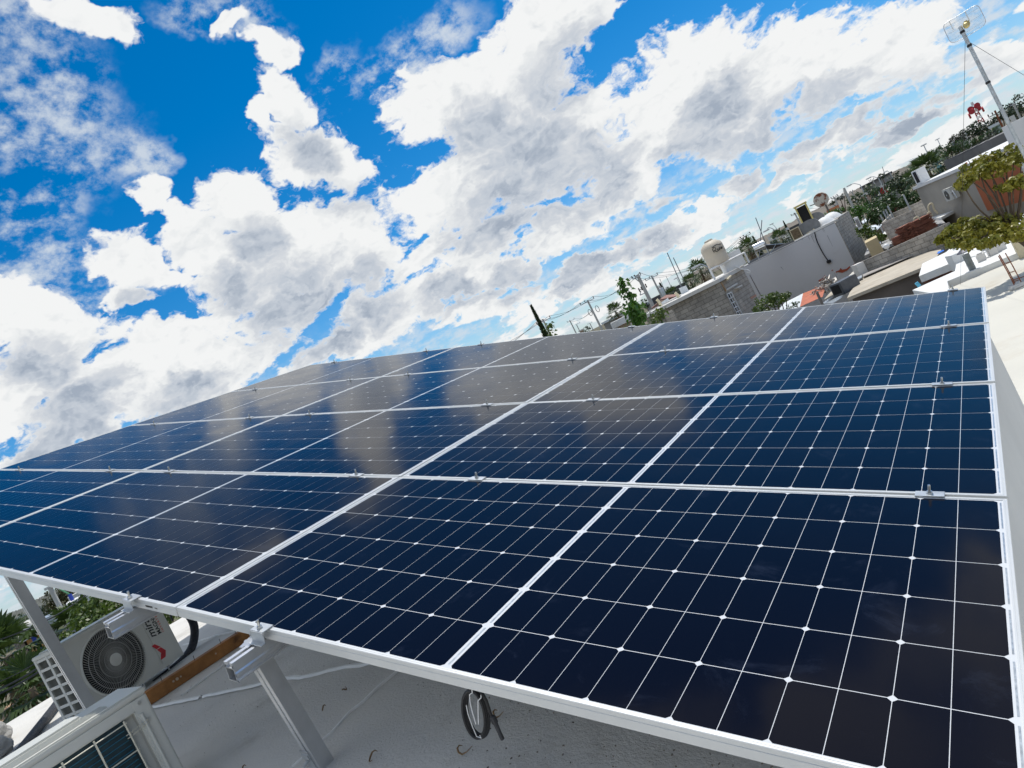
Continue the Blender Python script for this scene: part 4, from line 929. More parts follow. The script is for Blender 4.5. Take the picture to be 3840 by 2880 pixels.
    for k, q in enumerate((ZA(905, 950), ZA(1225, 770))):
        p = roofz(q, 36.0); t = at2((ZA(848, 815), ZA(1188, 690))[k], 36.0); 
        mb = MB(); mb.tube([p, Vector((p.x, p.y, t.z - 0.1)), Vector((p.x, p.y, t.z)) + CX * -0.06], 0.075, 8)
        tag(mb.build('roof_pipe', cream_pt), ('short cream pipe stub on the block house roof, near its left end', 'short cream pipe stub on the block house roof, beside the pale shed')[k], 'pipe', 'pipe stubs on the block house roof')
    for k, (q0, q1, D, h) in enumerate(((ZA(905, 880), ZA(1030, 790), 38, 0.55), (ZA(1235, 610), ZA(1370, 555), 42, 0.9))):
        p, q = at2(q0, D), at2(q1, D); mb = MB(); wall_prism(mb, p, q, Z1 + 0.1, 0.8)
        tag(mb.build('cool_box', tin_white), ('white metal box behind the block house roof, before the red tiles', 'white shed wall behind the block house roof, before the dark warehouse')[k], 'box', 'white boxes behind the block roof')
    # water tank on its stand
    tb = at2(ZB(455, 640), 37.0); tt = at2(ZB(390, 365), 37.0); hh = 1.35; R = 0.56
    st = tag(empty('tank_stand', roofz(ZB(480, 830), 37.0)), 'white angle-iron stand under the beige water tank', 'stand'); S0 = st.location
    zt = tb.z - 0.05; mb = MB(); wd = 1.0
    cs = [S0 + CX * sx * wd * 0.95 * Vector((1, 1, 0)).length / 1.414 + nA * sy for sx in (-1, 1) for sy in (-0.5, 0.6)]
    cs = [Vector((S0.x, S0.y, 0)) + Vector((CX.x, CX.y, 0)).normalized() * (sx * 0.95 + 0.55) + nA * sy for sx in (-1, 1) for sy in (-0.5, 0.6)]
    for c_ in cs: 
        mb = MB(); mb.tube([Vector((c_.x, c_.y, Z1 + 0.15)) - S0, Vector((c_.x, c_.y, zt)) - S0], 0.045, 6); mb.build('leg', white_pt, st)
    mb = MB()
    for i, j in ((0, 1), (1, 3), (3, 2), (2, 0)): mb.tube([Vector((cs[i].x, cs[i].y, zt)) - S0, Vector((cs[j].x, cs[j].y, zt)) - S0], 0.05, 6)
    mb.build('top_frame', white_pt, st)
    tk = empty('water_tank', Vector((tb.x, tb.y, zt + 0.05))); beige = mat('beige_tank', (0.62, 0.54, 0.43), 0.6, 0, 0.06, 3)
    MB().lathe([(R * 0.96, 0), (R, 0.1), (R, 0.45), (R * 0.985, 0.47), (R, 0.5), (R, 0.92)], n=32).build('tank_body', beige, tk, True)
    MB().lathe([(R, 0.92), (R * 0.93, 1.04), (R * 0.6, 1.20), (R * 0.40, 1.24), (R * 0.36, 1.32), (0.1, 1.34)], n=32).build('tank_lid', beige, tk, True)
    toward = Vector((EYE.x - tk.location.x, EYE.y - tk.location.y, 0)).normalized(); rgt = Vector((-toward.y, toward.x, 0))
    mb = MB()                                     # dark script mark painted round the side
    def sc(u, v): a = u / R; return (rgt * math.sin(a) + toward * math.cos(a)) * (R + 0.012) + Vector((0, 0, v))
    for pts in ([(0.02, .62), (0.0, .78), (.08, .86), (.17, .80), (.14, .70), (.05, .70)], [(.05, .70), (.13, .62), (.18, .58)], [(.20, .66), (.25, .73), (.29, .66), (.24, .60), (.20, .66)], [(.32, .60), (.34, .74)], [(.33, .70), (.39, .73), (.41, .62)], [(.44, .62), (.47, .73), (.51, .64), (.54, .72)], [(0.02, .89), (.25, .93), (.52, .86)]):
        mb.tube([sc(*q) for q in pts], 0.018, 5)
    mb.build('lettering', ink_m, tk)
    tag(tk, 'beige plastic water tank with dark script on a white stand', 'water tank')
    for k, (q0, q1) in enumerate(((ZB(285, 430), ZB(180, 330)), (ZB(340, 370), ZB(248, 175)))):
        p, q = at2(q0, 37.4), at2(q1, 37.4); tag(MB().tube([p, q], 0.03, 6).build('vent_rod', mat('dark_rod', (0.10, 0.11, 0.12), 0.5, 0.3)), ('shorter dark rod slanting from the water tank lid', 'longer dark rod standing above the water tank lid')[k], 'rod', 'rods at the water tank')
    # cooler box with yellow pad
    p = roofz(ZB(790, 745), 37.6); q0 = at2(ZB(700, 590), 37.4); wv = (at2(ZB(800, 560), 37.4) - q0); 
    ro = Matrix((nB.cross(Vector((0, 0, 1))).normalized(), nB, Vector((0, 0, 1)))).transposed(); ck = empty('roof_cooler', Vector((p.x, p.y, Z1 + 0.15)))
    mb = MB(); mb.box((0, 0, 0.45), (1.0, 0.95, 0.85), rotz(0.55), bev=0.02); mb.build('body', white_pt, ck)
    mb = MB(); mb.box(rotz(0.55) @ Vector((0.505, -0.0, 0.47)), (0.02, 0.7, 0.62), rotz(0.55)); mb.box(rotz(0.55) @ Vector((0.1, -0.485, 0.47)), (0.0, 0.0, 0.0)); mb.build('pad', mat('straw_pad', (0.42, 0.28, 0.07), 0.9, 0, 0.2, 20), ck)
    tag(ck, 'white rooftop cooler with yellow pad at the right end of the block house roof', 'cooler')
    hs = [at2(ZB(*q), 37.0) for q in ((740, 700), (800, 690), (860, 715), (960, 755), (1060, 770), (1115, 800), (1105, 825), (1050, 830))]
    tag(MB().tube(smooth_path(hs), 0.035, 6).build('white_hose', white_pt, smooth=True), 'white hose drooping from the roof cooler over the block wall', 'hose')
block_house()

# ------------------------------------------------------------------ white plastered house
def white_house():
    Zt = 0.05; a = at2(ZB(800, 790), 50.5); b = at2(ZC(1540, 620), 50.0); c = at2(ZC(1835, 385), 57.0); a.z = b.z = Zt; 
    o = tag(empty('plastered_house', Vector((b.x, b.y, ZGR))), 'long white-plastered house wall with block end wall, stains and bare red brick foot', 'house')
    nF = away_of(a, b); nE = away_of(b, c)
    mb = MB(); wall_prism(mb, a, b, ZGR, 7.0); part(mb.build('plaster_wall', plaster_w), o)
    b0 = b + nF * 0.02 - nE * 0.05; top = c.z; mb = MB()
    bu = at2(ZC(1625, 530), 51.5)
    mb.prism([b0, Vector((bu.x, bu.y, bu.z)), c, Vector((c.x, c.y, ZGR)), Vector((b0.x, b0.y, ZGR))], nE * 0.35); part(wall_uv(mb.build('end_wall', block_l)), o)
    mb = MB(); mb.prism([a + Vector((0, 0, 0.004)) + nF * 0.03, b + Vector((0, 0, 0.004)) + nF * 0.03, b + nF * 7 + Vector((0, 0, 0.004)), a + nF * 7 + Vector((0, 0, 0.004))], (0, 0, 0.05)); part(mb.build('roof', grey_slab), o)
    cb = MB(); q0 = at2(ZC(1030, 830), 50.4); q1 = at2(ZC(1600, 555), 50.4); wall_prism(cb, q0, q1, Zt + 0.06, 0.9); part(cb.build('roof_curb', slab_m), o)
    cb = MB(); q0 = at2(ZB(1060, 600), 51.2); q1 = at2(ZB(2075, 110), 51.2); wall_prism(cb, q0, q1, Zt + 0.06, 0.25); part(cb.build('parapet', mat('dark_felt', (0.17, 0.175, 0.18), 0.9, 0, 0.15, 1)), o)
    f = lambda q: onv(q, b, nF) - nF * 0.03
    rb_ = MB()
    for poly in ([(100, 950), (190, 900), (250, 838), (275, 872), (330, 888), (230, 935), (120, 972)], [(445, 775), (540, 735), (560, 690), (600, 725), (690, 705), (755, 650), (768, 672), (700, 745), (600, 790), (500, 775), (450, 800)], [(830, 610), (880, 600), (885, 660), (840, 680)], [(372, 745), (395, 722), (412, 738), (385, 755)]):
        rb_.prism([f(ZE(*q)) for q in poly], nF * 0.02)
    part(rb_.build('bare_brick', brick_red), o)
    st = MB()
    for q0, q1, w_ in (((1060, 900), (1130, 1050), .02), ((1085, 880), (1110, 950), .015), ((1000, 920), (1035, 1000), .015), ((1310, 750), (1350, 840), .012), ((1290, 760), (1320, 830), .012), ((1395, 900), (1510, 1135), .014), ((870, 960), (885, 1000), .02), ((430, 1550), (490, 1620), .02)):
        p, q = f(ZC(*q0)), f(ZC(*q1)); s = Vector((-nF.y, nF.x, 0)); st.prism([p - s * w_ + nF * 0.024, p + s * w_ + nF * 0.024, q + s * w_ * 0.3 + nF * 0.024, q - s * w_ * 0.3 + nF * 0.024], nF * 0.003)
    part(st.build('drip_stains', mat('drip_stain', (0.30, 0.30, 0.30), 0.95, 0, 0.2, 5)), o)
    cab = [f(ZC(*q)) - nF * 0.05 for q in ((1132, 832), (1160, 950), (1200, 1060), (1260, 1180), (1320, 1290), (1380, 1380), (1430, 1440))]
    hc = MB().tube(smooth_path(cab), 0.035, 6).build('hanging_cable', rubber)
    mb = MB(); mb.box(cab[-1], (0.26, 0.2, 0.2), bev=0.03); part_o = mb.build('cable_end', rubber); part_o.parent = hc
    tag(hc, 'black cable hanging down the white plastered wall to a small black box', 'cable')
    # rooftop equipment
    def P(q, D): return at2(ZC(*q), D)
    p0 = P((705, 1015), 50.6); p1 = P((905, 930), 50.6); t0 = P((600, 805), 50.6); w_ = (p1 - p0); hgt = t0.z - p0.z; d = Vector((w_.x, w_.y, 0)); L_ = d.length; d.normalize(); rot = Matrix((d, Vector((-d.y, d.x, 0)), Vector((0, 0, 1)))).transposed()
    ck = empty('roof_cooler', p0, rot); mb = MB(); mb.box((L_ / 2, 0.45, hgt / 2), (L_, 0.9, hgt), bev=0.03); mb.build('body', cream_pt, ck)
    MB().box((L_ / 2, -0.012, hgt / 2), (L_ * 0.82, 0.02, hgt * 0.84)).build('pad', mat('brown_pad', (0.17, 0.125, 0.075), 0.95, 0, 0.5, 14), ck); tag(ck, 'cream evaporative cooler with brown pad on the plastered house roof edge', 'cooler')
    tin = mat('duct_tin', (0.22, 0.225, 0.225), 0.6, 0.3, 0.2, 3)
    def duct(lab, qs, D, r):
        pts = smooth_path([P(q, D) for q in qs], 5); mb = MB()
        n = away_of(a, b); k = len(pts); vs = []
        for i, p in enumerate(pts):
            t = (pts[min(i + 1, k - 1)] - pts[max(i - 1, 0)]).normalized(); s = t.cross(n).normalized()
            for u, v in ((-1, 0), (1, 0), (1, 1), (-1, 1)): vs.append(p + s * u * r + n * v * r * 1.8)
        mb.add(vs, [(i * 4 + j, i * 4 + (j + 1) % 4, i * 4 + 4 + (j + 1) % 4, i * 4 + 4 + j) for i in range(k - 1) for j in range(4)] + [(0, 1, 2, 3), ((k - 1) * 4 + 3, (k - 1) * 4 + 2, (k - 1) * 4 + 1, (k - 1) * 4)])
        return tag(mb.build('air_duct', tin), lab, 'duct', 'air ducts on the plastered house')
    duct('grey sheet-metal air duct bending down beside the cream cooler', [(850, 800), (930, 745), (1020, 690), (1095, 670), (1130, 700), (1120, 760)], 50.9, 0.36)
    duct('grey sheet-metal air duct elbow behind the yellow-framed cooler', [(1120, 560), (1170, 525), (1215, 530), (1245, 570), (1255, 640)], 54.5, 0.36)
    p0 = P((885, 690), 54); p1 = P((1135, 595), 54); t0 = P((860, 625), 54); w_ = p1 - p0; d = Vector((w_.x, w_.y, 0)); L_ = d.length; d.normalize(); hgt = 0.75; rot = Matrix((d, Vector((-d.y, d.x, 0)), Vector((0, 0, 1)))).transposed()
    ck = empty('roof_cooler', p0, rot); mb = MB()
    for x in (0.05, L_ - 0.05): mb.box((x, 0, hgt * 0.9), (0.1, 0.1, hgt * 1.8)); mb.box((x, 0.9, hgt * 0.9), (0.1, 0.1, hgt * 1.8))
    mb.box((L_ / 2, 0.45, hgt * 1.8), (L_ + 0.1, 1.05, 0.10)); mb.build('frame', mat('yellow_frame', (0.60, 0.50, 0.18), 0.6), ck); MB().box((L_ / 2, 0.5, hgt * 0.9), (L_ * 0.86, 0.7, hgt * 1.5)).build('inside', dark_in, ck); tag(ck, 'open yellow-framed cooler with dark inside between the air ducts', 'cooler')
    for k, (q, r, D) in enumerate((((1335, 645), 0.62, 51.6), ((1475, 545), 0.66, 53.5))):
        p = P(q, D); dm = empty('skylight_dome', Vector((p.x, p.y, p.z - 0.15))); MB().lathe([(r * 1.15, 0), (r * 1.15, 0.06), (r, 0.07), (r * 0.92, 0.2), (r * 0.7, 0.38), (r * 0.4, 0.5), (0.05, 0.54)], n=24).build('dome', white_pt, dm, True)
        tag(dm, ('white dome on the plastered house roof, next to the grey duct', 'white dome on the plastered house roof, nearer the block end wall')[k], 'skylight', 'white domes on the plastered house')
    # solar water heater
    q0, q1 = at2(ZB(1205, 310), 48.5), at2(ZB(1425, 205), 48.5); hb = empty('solar_water_heater', Vector((q1.x, q1.y, Zt + 0.06))); H0 = hb.location
    ax = (q1 - q0).normalized(); r = 0.27
    MB().tube([q0 - H0, q1 - H0], r, 22).build('tank', mat('polished_steel', (0.75, 0.77, 0.80), 0.16, 1.0, 0.05), hb, True)
    mb = MB(); rot = ax.to_track_quat('Z', 'Y').to_matrix(); mb.lathe([(r * 1.06, 0), (r * 1.06, 0.04), (r * 0.62, 0.045), (r * 0.60, 0.075), (r * 0.2, 0.08)], q1 - H0, 22, rot); mb.build('tank_end', steel, hb, True)
    e = at2(ZB(1900, 245), 50.0); e2 = at2(ZB(1745, 330), 49.0); mb = MB(); s0 = q1 - H0 + Vector((0, 0, -0.1)); s1 = q0 - H0 + Vector((0, 0, -0.1)); en = Vector((e.x, e.y, Zt + 0.25)) - H0; dl = en - s0
    for k in range(12): mb.tube([lerp(s0, s1, (k + 0.5) / 12), lerp(s0, s1, (k + 0.5) / 12) + dl], 0.04, 6)
    mb.build('collector_tubes', mat('collector', (0.06, 0.055, 0.05), 0.3, 0.2), hb)
    mb = MB(); mb.tube([s0 + Vector((0, 0, 0.02)), s0 + dl], 0.03, 6); mb.tube([s1, s1 + dl], 0.03, 6); mb.tube([s0 + dl, s1 + dl], 0.03, 6); mb.tube([s0, Vector((s0.x, s0.y, 0))], 0.025, 6); mb.tube([s1, Vector((s1.x, s1.y, 0))], 0.025, 6); mb.tube([s1, Vector((s0.x, s0.y, 0))], 0.018, 5); mb.tube([Vector((s0.x, s0.y, 0)), s0 + dl * 0.55], 0.02, 5); mb.build('rack', steel, hb)
    tag(hb, 'solar water heater with shiny steel tank and tilted tube rack', 'water heater')
white_house()

# ------------------------------------------------------------------ low roofs and yards on the right
def simple(name, mb, mt, lab, cat, group=None, uv=False, smooth=False):
    o = mb.build(name, mt, smooth=smooth)
    if uv: wall_uv(o)
    return tag(o, lab, cat, group)
# neighbour with white roof beside our lower roof
nb_ = tag(empty('neighbour_house', onz(*ZI(600, 300), ZGR)), 'low house with bright white roof and dark light well, in front of the autumn tree', 'house')
zq = ZL + 0.16
mb = MB().prism([onz(*q, zq) for q in (ZI(-60, 660), ZI(448, 432), ZI(468, 312), ZI(700, 250), ZI(1400, -20), ZI(1400, 128), ZI(1240, 197), ZI(356, 553), ZI(380, 660), ZI(330, 720))], (0, 0, -0.9)); part(mb.build('front_roof', sun_roof), nb_)
mb = MB().prism([onz(*q, zq + 0.03) for q in (ZI(18, 495), ZI(60, 345), ZI(345, 205), ZI(480, 70), ZI(1400, -300), ZI(1400, -30), ZI(700, 245), ZI(466, 311))], (0, 0, -0.22)); part(mb.build('back_roof', sun_roof), nb_)
w0 = onz(*ZI(22, 495), zq); w1 = onz(*ZI(460, 314), zq); nW = away_of(w0, w1); mb = MB(); wall_prism(mb, w0 + nW * 0.35 - Vector((0, 0, .2)), w1 + nW * 0.35 - Vector((0, 0, .2)), ZGR, 4.0); part(mb.build('wall', mat('maroon_wall', (0.16, 0.075, 0.06), 0.9, 0, 0.2, 1)), nb_)
c0 = onz(*ZI(482, 262), zq); c1 = onz(*ZI(650, 185), zq); mb = MB(); wall_prism(mb, c0 + Vector((0, 0, .35)), c1 + Vector((0, 0, .35)), zq - 0.1, 0.16); part(mb.build('curb', sun_roof), nb_)
def conc_block(q, ang, lab):
    p = onz(*q, zq); o = empty('concrete_block', p, rotz(ang)); mb = MB(); hb = blockmat  # hollow block: two cells
    for y in (-0.085, 0.085): mb.box((0, y, 0.1), (0.40, 0.03, 0.2))
    for x in (-0.185, 0.0, 0.185): mb.box((x, 0, 0.1), (0.03, 0.139, 0.198))
    mb.build('block', slab_m, o); return tag(o, lab, 'concrete block', 'loose blocks on the white roof')
pd = (pk[1] - pk[0]).normalized(); angb = math.atan2(pd.y, pd.x)
for q, a_, lab in ((ZI(775, 305), angb + 1.3, 'grey concrete block lying alone on the white roof, left of the stack'), (ZI(905, 235), angb + 1.5, 'lower hollow concrete block of the little stack on the white roof'), (ZI(962, 205), angb + 0.3, 'hollow concrete block lying at the right end of the stack')): conc_block(q, a_, lab)
o = conc_block(ZI(905, 235), angb + 0.4, 'upper hollow concrete block, lying across the little stack on the white roof'); o.location.z += 0.205
# vent pipe
vp = onz(*ZI(690, 478), ZL); ve = empty('vent_pipe', vp); zt_ = 0.62
MB().lathe([(0.10, 0), (0.10, 0.03), (0.085, 0.05), (0.085, 0.30), (0.090, 0.305), (0.090, 0.33), (0.085, 0.335), (0.085, zt_)], n=20).build('pipe', mat('old_zinc', (0.20, 0.22, 0.22), 0.5, 0.6, 0.3, 8), ve, True)
mb = MB()
for k in range(3): a = k * 2.094; mb.tube([(0.08 * math.cos(a), 0.08 * math.sin(a), zt_ - 0.02), (0.09 * math.cos(a), 0.09 * math.sin(a), zt_ + 0.09)], 0.008, 5)
mb.build('stays', steel, ve); MB().lathe([(0.19, zt_ + 0.07), (0.185, zt_ + 0.085), (0.01, zt_ + 0.20)], n=20).build('cap', mat('dark_zinc', (0.10, 0.10, 0.12), 0.5, 0.5, 0.2), ve)
tag(ve, 'grey metal vent pipe with a conical cap on our lower roof', 'vent pipe')
# rebar stub
rb0 = onz(*ZI(1175, 640), ZL); rs = empty('rebar_stub', rb0)
for k, (dx, dy) in enumerate(((0, 0), (0.13, 0.02), (0.02, 0.14))):
    MB().tube([Vector((dx, dy, 0)), Vector((dx - 0.01, dy, 0.45)), Vector((dx - 0.03, dy + 0.01, 0.80))], 0.011, 6).build('bar', rust, rs)
mb = MB()
for h in (0.15, 0.36, 0.58): mb.tube([(0, 0, h), (0.13, 0.02, h), (0.02, 0.14, h), (0, 0, h)], 0.006, 5)
mb.build('stirrups', rust, rs); MB().tube([(0.0, 0.0, 0.20), (0.9, 0.12, 0.10), (1.8, 0.2, 0.05)], 0.011, 6).build('bent_bar', rust, rs)
mb = MB(); mb.box((0.06, 0.05, 0.04), (0.34, 0.30, 0.10), rotz(0.3), bev=0.03); mb.build('concrete_base', slab_m, rs); tag(rs, 'rusty rebar stub rising from a concrete base on our lower roof', 'rebar')
yp = onz(3832, 965, ZL); mb = MB(); mb.box((yp.x + 0.12, yp.y, ZL + 0.35), (0.36, 0.36, 0.70), rotz(0.1), bev=0.02); simple('yellow_pillar', mb, cream_pt, 'cream-yellow pillar cut off by the right picture edge', 'pillar')

# tan roof with dark wall, and the clutter on it
tn = tag(empty('tan_roof_house', onz(*ZE(1200, 1100), ZGR)), 'low house with worn tan roof above a dark shaded wall', 'house')
tq = (ZE(700, 1310), ZE(760, 1190), ZE(1000, 890), ZE(2212, 392), (3530, 935), (3490, 1000), ZE(2212, 695))
part(roofpoly(tq, ZL, 0.12).build('roof', tan_roof), tn)
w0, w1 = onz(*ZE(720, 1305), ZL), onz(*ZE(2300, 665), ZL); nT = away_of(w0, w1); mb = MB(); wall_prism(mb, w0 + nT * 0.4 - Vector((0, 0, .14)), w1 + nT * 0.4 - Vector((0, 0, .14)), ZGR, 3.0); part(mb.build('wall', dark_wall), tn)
mb = MB()
for q0, q1 in ((ZE(1000, 885), ZE(2212, 385)), (ZE(960, 905), ZE(1040, 868))): mb.tube([onz(*q0, ZL + 0.03), onz(*q1, ZL + 0.03)], 0.035, 6)
simple('black_hose', mb, rubber, 'black hose lying along the back edge of the tan roof', 'hose')
def sheet(name, qs, z, mt, lab, cat, group=None, ribs=0, th=0.02, zs=None):
    P = [onz(*q, (zs[i] if zs else z)) for i, q in enumerate(qs)]; mb = MB()
    if ribs and len(P) == 4:                      # corrugated: folds run from edge 0-1 to edge 3-2
        vs = []; n = ribs * 2
        for i in range(n + 1):
            t = i / n; h = 0.035 if i % 2 else 0.0; vs += [lerp(P[0], P[1], t) + Vector((0, 0, h)), lerp(P[3], P[2], t) + Vector((0, 0, h))]
        mb.add(vs, [(i * 2, i * 2 + 2, i * 2 + 3, i * 2 + 1) for i in range(n)]); vs2 = [v - Vector((0, 0, 0.012)) for v in vs]; mb.add(vs2, [(i * 2 + 1, i * 2 + 3, i * 2 + 2, i * 2) for i in range(n)])
        o = mb.build(name, mt, fix=False)
    else: mb.prism(P, (0, 0, -th)); o = mb.build(name, mt)
    return tag(o, lab, cat, group)
sheet('roof_sheet', (ZE(470, 1115), ZE(1000, 835), ZE(1010, 880), ZE(620, 1072)), ZL + 0.12, tin_grey, 'long narrow grey metal sheet along the left end of the tan roof', 'roof sheet', 'loose roof sheets', 0, 0.03)
sheet('roof_sheet', (ZE(1020, 828), ZE(2212, 305), ZE(2212, 350), ZE(1030, 872)), ZL + 0.10, mat('weathered_sheet', (0.36, 0.34, 0.32), 0.7, 0.2, 0.3, 1.5), 'weathered brown-grey sheet edging the back of the tan roof', 'roof sheet', 'loose roof sheets', 0, 0.03)
sheet('roof_sheet', (ZE(180, 1430), ZE(600, 1160), ZE(610, 1300), ZE(420, 1430)), ZL - 0.3, tin_grey, 'wide grey corrugated sheet below the black box', 'roof sheet', 'loose roof sheets', 9)
sheet('roof_sheet', ((3001, 1150), (3012, 1100), (3098, 1066), (3086, 1112)), ZL - 0.5, tin_red, 'rust-red corrugated roof sheet beside the scrap heap', 'roof sheet', 'loose roof sheets', 9)
sheet('roof_sheet', ((2905, 1178), (2945, 1135), (3012, 1100), (3001, 1150)), ZL - 0.5, tin_white, 'pale corrugated roof sheet between the bush and the rust-red sheet', 'roof sheet', 'loose roof sheets', 9)
sheet('board', (ZE(218, 1345), ZE(360, 1185), ZE(620, 1075), ZE(640, 1120), ZE(480, 1200)), ZL - 0.1, tan_roof, 'tan board lying across the roof clutter left of the black box', 'board', None, 0, 0.05)
sheet('board', (ZE(580, 1000), ZE(900, 690), ZE(980, 815), ZE(640, 1010)), ZL + 0.05, mat('pale_board', (0.55, 0.52, 0.46), 0.9, 0, 0.1, 2), 'pale triangular sheet between block wall and grey metal sheet', 'board', None, 0, 0.04)
sheet('board', (ZE(1205, 742), ZE(1370, 612), ZE(1720, 436), ZE(1862, 452)), ZL - 0.15, mat('cream_sheet', (0.76, 0.71, 0.58), 0.7, 0, 0.05, 2), 'cream tent-shaped sheet in the yard behind the tan roof', 'board', None, 0, 0.03)
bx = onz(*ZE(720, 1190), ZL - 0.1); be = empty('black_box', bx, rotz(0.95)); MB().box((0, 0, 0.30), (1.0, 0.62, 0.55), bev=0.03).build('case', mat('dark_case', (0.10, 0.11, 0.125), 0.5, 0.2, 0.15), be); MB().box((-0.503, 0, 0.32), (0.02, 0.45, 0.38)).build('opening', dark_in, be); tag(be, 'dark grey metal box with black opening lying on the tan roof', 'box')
hp = onz(*ZE(350, 1120), ZL - 0.6); rn = random.Random(8); mb = MB()
for k in range(150):
    r = abs(rn.gauss(0, 0.75)); a = rn.uniform(0, 6.28); h = max(0, 0.75 - r * 0.5) * rn.random(); mb.box(hp + Vector((r * math.cos(a), r * math.sin(a), h)), (rn.uniform(.05, .35), rn.uniform(.03, .12), rn.uniform(.02, .10)), Euler((rn.uniform(-.8, .8), rn.uniform(-.8, .8), rn.uniform(0, 3))).to_matrix())
simple('scrap_heap', mb, mat('scrap', (0.42, 0.40, 0.37), 0.6, 0.2, 0.7, 3.0), 'heap of tangled pale scrap below the bare brick foot of the white wall', 'scrap heap')
p, q = at2(ZE(105, 1320), 26.5), at2(ZE(70, 1190), 26.5); simple('dark_post', MB().tube([Vector((p.x, p.y, ZGR)), q], 0.05, 6), dark_wall, 'dark post standing before the rust-red roof sheet', 'post')
p, q = at2(ZE(520, 940), 40), at2(ZE(445, 770), 40); simple('grey_post', MB().tube([Vector((p.x, p.y, ZGR)), Vector((p.x, p.y, q.z))], 0.05, 6), steel, 'thin grey pipe post before the bare brick patch', 'post')
gr = MB(); P4 = [onz(*q, ZL - 1.2) for q in (ZE(1480, 1330), ZE(1990, 1040), ZE(2090, 1110), ZE(1640, 1330))]
for k in range(12): gr.tube([lerp(P4[0], P4[1], k / 11), lerp(P4[3], P4[2], k / 11)], 0.035, 5)
for k in range(4): gr.tube([lerp(P4[0], P4[3], k / 3), lerp(P4[1], P4[2], k / 3)], 0.035, 5)
simple('steel_grid', gr, mat('blue_black_steel', (0.05, 0.07, 0.10), 0.5, 0.3), 'dark steel bar grid in the yard below the tan roof', 'grid')
mb = MB().tube([at2(ZE(2130, 995), 22), at2(ZE(2205, 1070), 22)], 0.05, 8); simple('blue_pipe', mb, mat('blue_plastic', (0.10, 0.42, 0.62), 0.4), 'short light-blue pipe beside the white roof corner', 'pipe')
# long grey-roofed house and block boundary wall
lg = tag(empty('long_grey_house', onz(*ZG_(1200, 1300), ZGR)), 'long low house with grey slab roof and deep dark eave', 'house')
lq = (ZE(1058, 432), ZG_(335, 1520), ZG_(700, 1380), ZG_(1250, 1140), ZG_(2010, 855), ZG_(2120, 960), ZG_(1900, 985))
part(roofpoly(lq, -2.2, 0.16).build('roof', grey_slab), lg)
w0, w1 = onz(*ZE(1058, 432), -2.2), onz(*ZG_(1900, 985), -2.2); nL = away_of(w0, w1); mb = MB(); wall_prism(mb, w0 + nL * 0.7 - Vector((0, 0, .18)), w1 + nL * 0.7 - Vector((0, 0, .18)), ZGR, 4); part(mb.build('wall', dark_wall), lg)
mb = MB(); wall_prism(mb, at2(ZE(905, 605), 35.5), at2(ZG_(2150, 970), 33.0), ZGR, 0.2); simple('boundary_wall', mb, block, 'grey block boundary wall in front of the long grey house', 'wall', uv=True)
mb = MB(); e0_ = at2(ZE(905, 605), 35.4); mb.box((e0_.x, e0_.y, (e0_.z + ZGR) / 2), (0.36, 0.5, e0_.z - ZGR), rotz(0.6)); simple('wall_pier', mb, slab_m, 'concrete pier at the left end of the block boundary wall', 'pier')
p = at2(ZG_(795, 1560), 34.6); simple('ball_finial', MB().lathe([(0.03, -0.25), (0.03, 0.0), (0.10, 0.05), (0.13, 0.13), (0.10, 0.21), (0.02, 0.25)], p, 12), white_pt, 'small white ball lamp on the block boundary wall', 'lamp')
sheet('tarp', (ZG_(335, 1512), ZG_(390, 1440), ZG_(470, 1450), ZG_(625, 1400), ZG_(590, 1440), ZG_(430, 1545)), -1.95, blue_tarp, 'crumpled light-blue tarp beside the block end wall', 'tarp', 'blue tarps')
sheet('tarp', (ZG_(1400, 1620), ZG_(1450, 1555), ZG_(1855, 1330), ZG_(1895, 1375), ZG_(1500, 1605)), -2.55, blue_tarp, 'smooth bright-blue tarp behind the tan roof, below the autumn leaves', 'tarp', 'blue tarps')
sheet('tarp', (ZI(232, 222), ZI(250, 200), ZI(315, 180), ZI(318, 188), ZI(255, 222)), ZL + 0.02, blue_tarp, 'small blue strip lying at the right end of the tan roof', 'tarp', 'blue tarps')
mb = MB(); wall_prism(mb, at2(ZG_(275, 1425), 43), at2(ZG_(545, 1285), 43), ZGR, 2.2); simple('yellow_shed', mb, mat('ochre_wall', (0.55, 0.45, 0.27), 0.9, 0, 0.12, 1), 'pale ochre shed wall behind the light-blue tarp', 'shed')
# block enclosure with a white terrace and terracotta stacks
en = tag(empty('block_enclosure', at2(ZG_(1000, 900), 46)), 'roofless pale block room standing on the white terrace', 'enclosure'); en.location.z = -2.6
for nm, q0, D0, q1, D1 in (('front_wall', ZG_(700, 945), 46.0, ZG_(1335, 672), 45.0), ('side_wall', ZG_(705, 940), 46.2, ZG_(885, 742), 53.5), ('back_wall', ZG_(885, 742), 53.5, ZG_(1570, 445), 52.0)):
    mb = MB(); wall_prism(mb, at2(q0, D0), at2(q1, D1), -3.2, 0.15); part(wall_uv(mb.build(nm, block_l)), en)
tr_ = tag(empty('terrace_house', onz(*ZG_(1200, 1050), ZGR)), 'low house with white terrace roof under the terracotta stacks', 'house')
part(roofpoly((ZG_(668, 1222), ZG_(765, 1105), ZG_(1400, 820), ZG_(1700, 690), ZG_(2400, 330), ZG_(2520, 560), ZG_(2020, 830), ZG_(1610, 860), ZG_(740, 1245)), -2.05, 0.14).build('roof', sun_roof), tr_)
w0, w1 = onz(*ZG_(700, 1225), -2.05), onz(*ZG_(1600, 865), -2.05); mb = MB(); nX = away_of(w0, w1); wall_prism(mb, w0 + nX * 0.5 - Vector((0, 0, .16)), w1 + nX * 0.5 - Vector((0, 0, .16)), ZGR, 3); part(mb.build('wall', dark_wall), tr_)
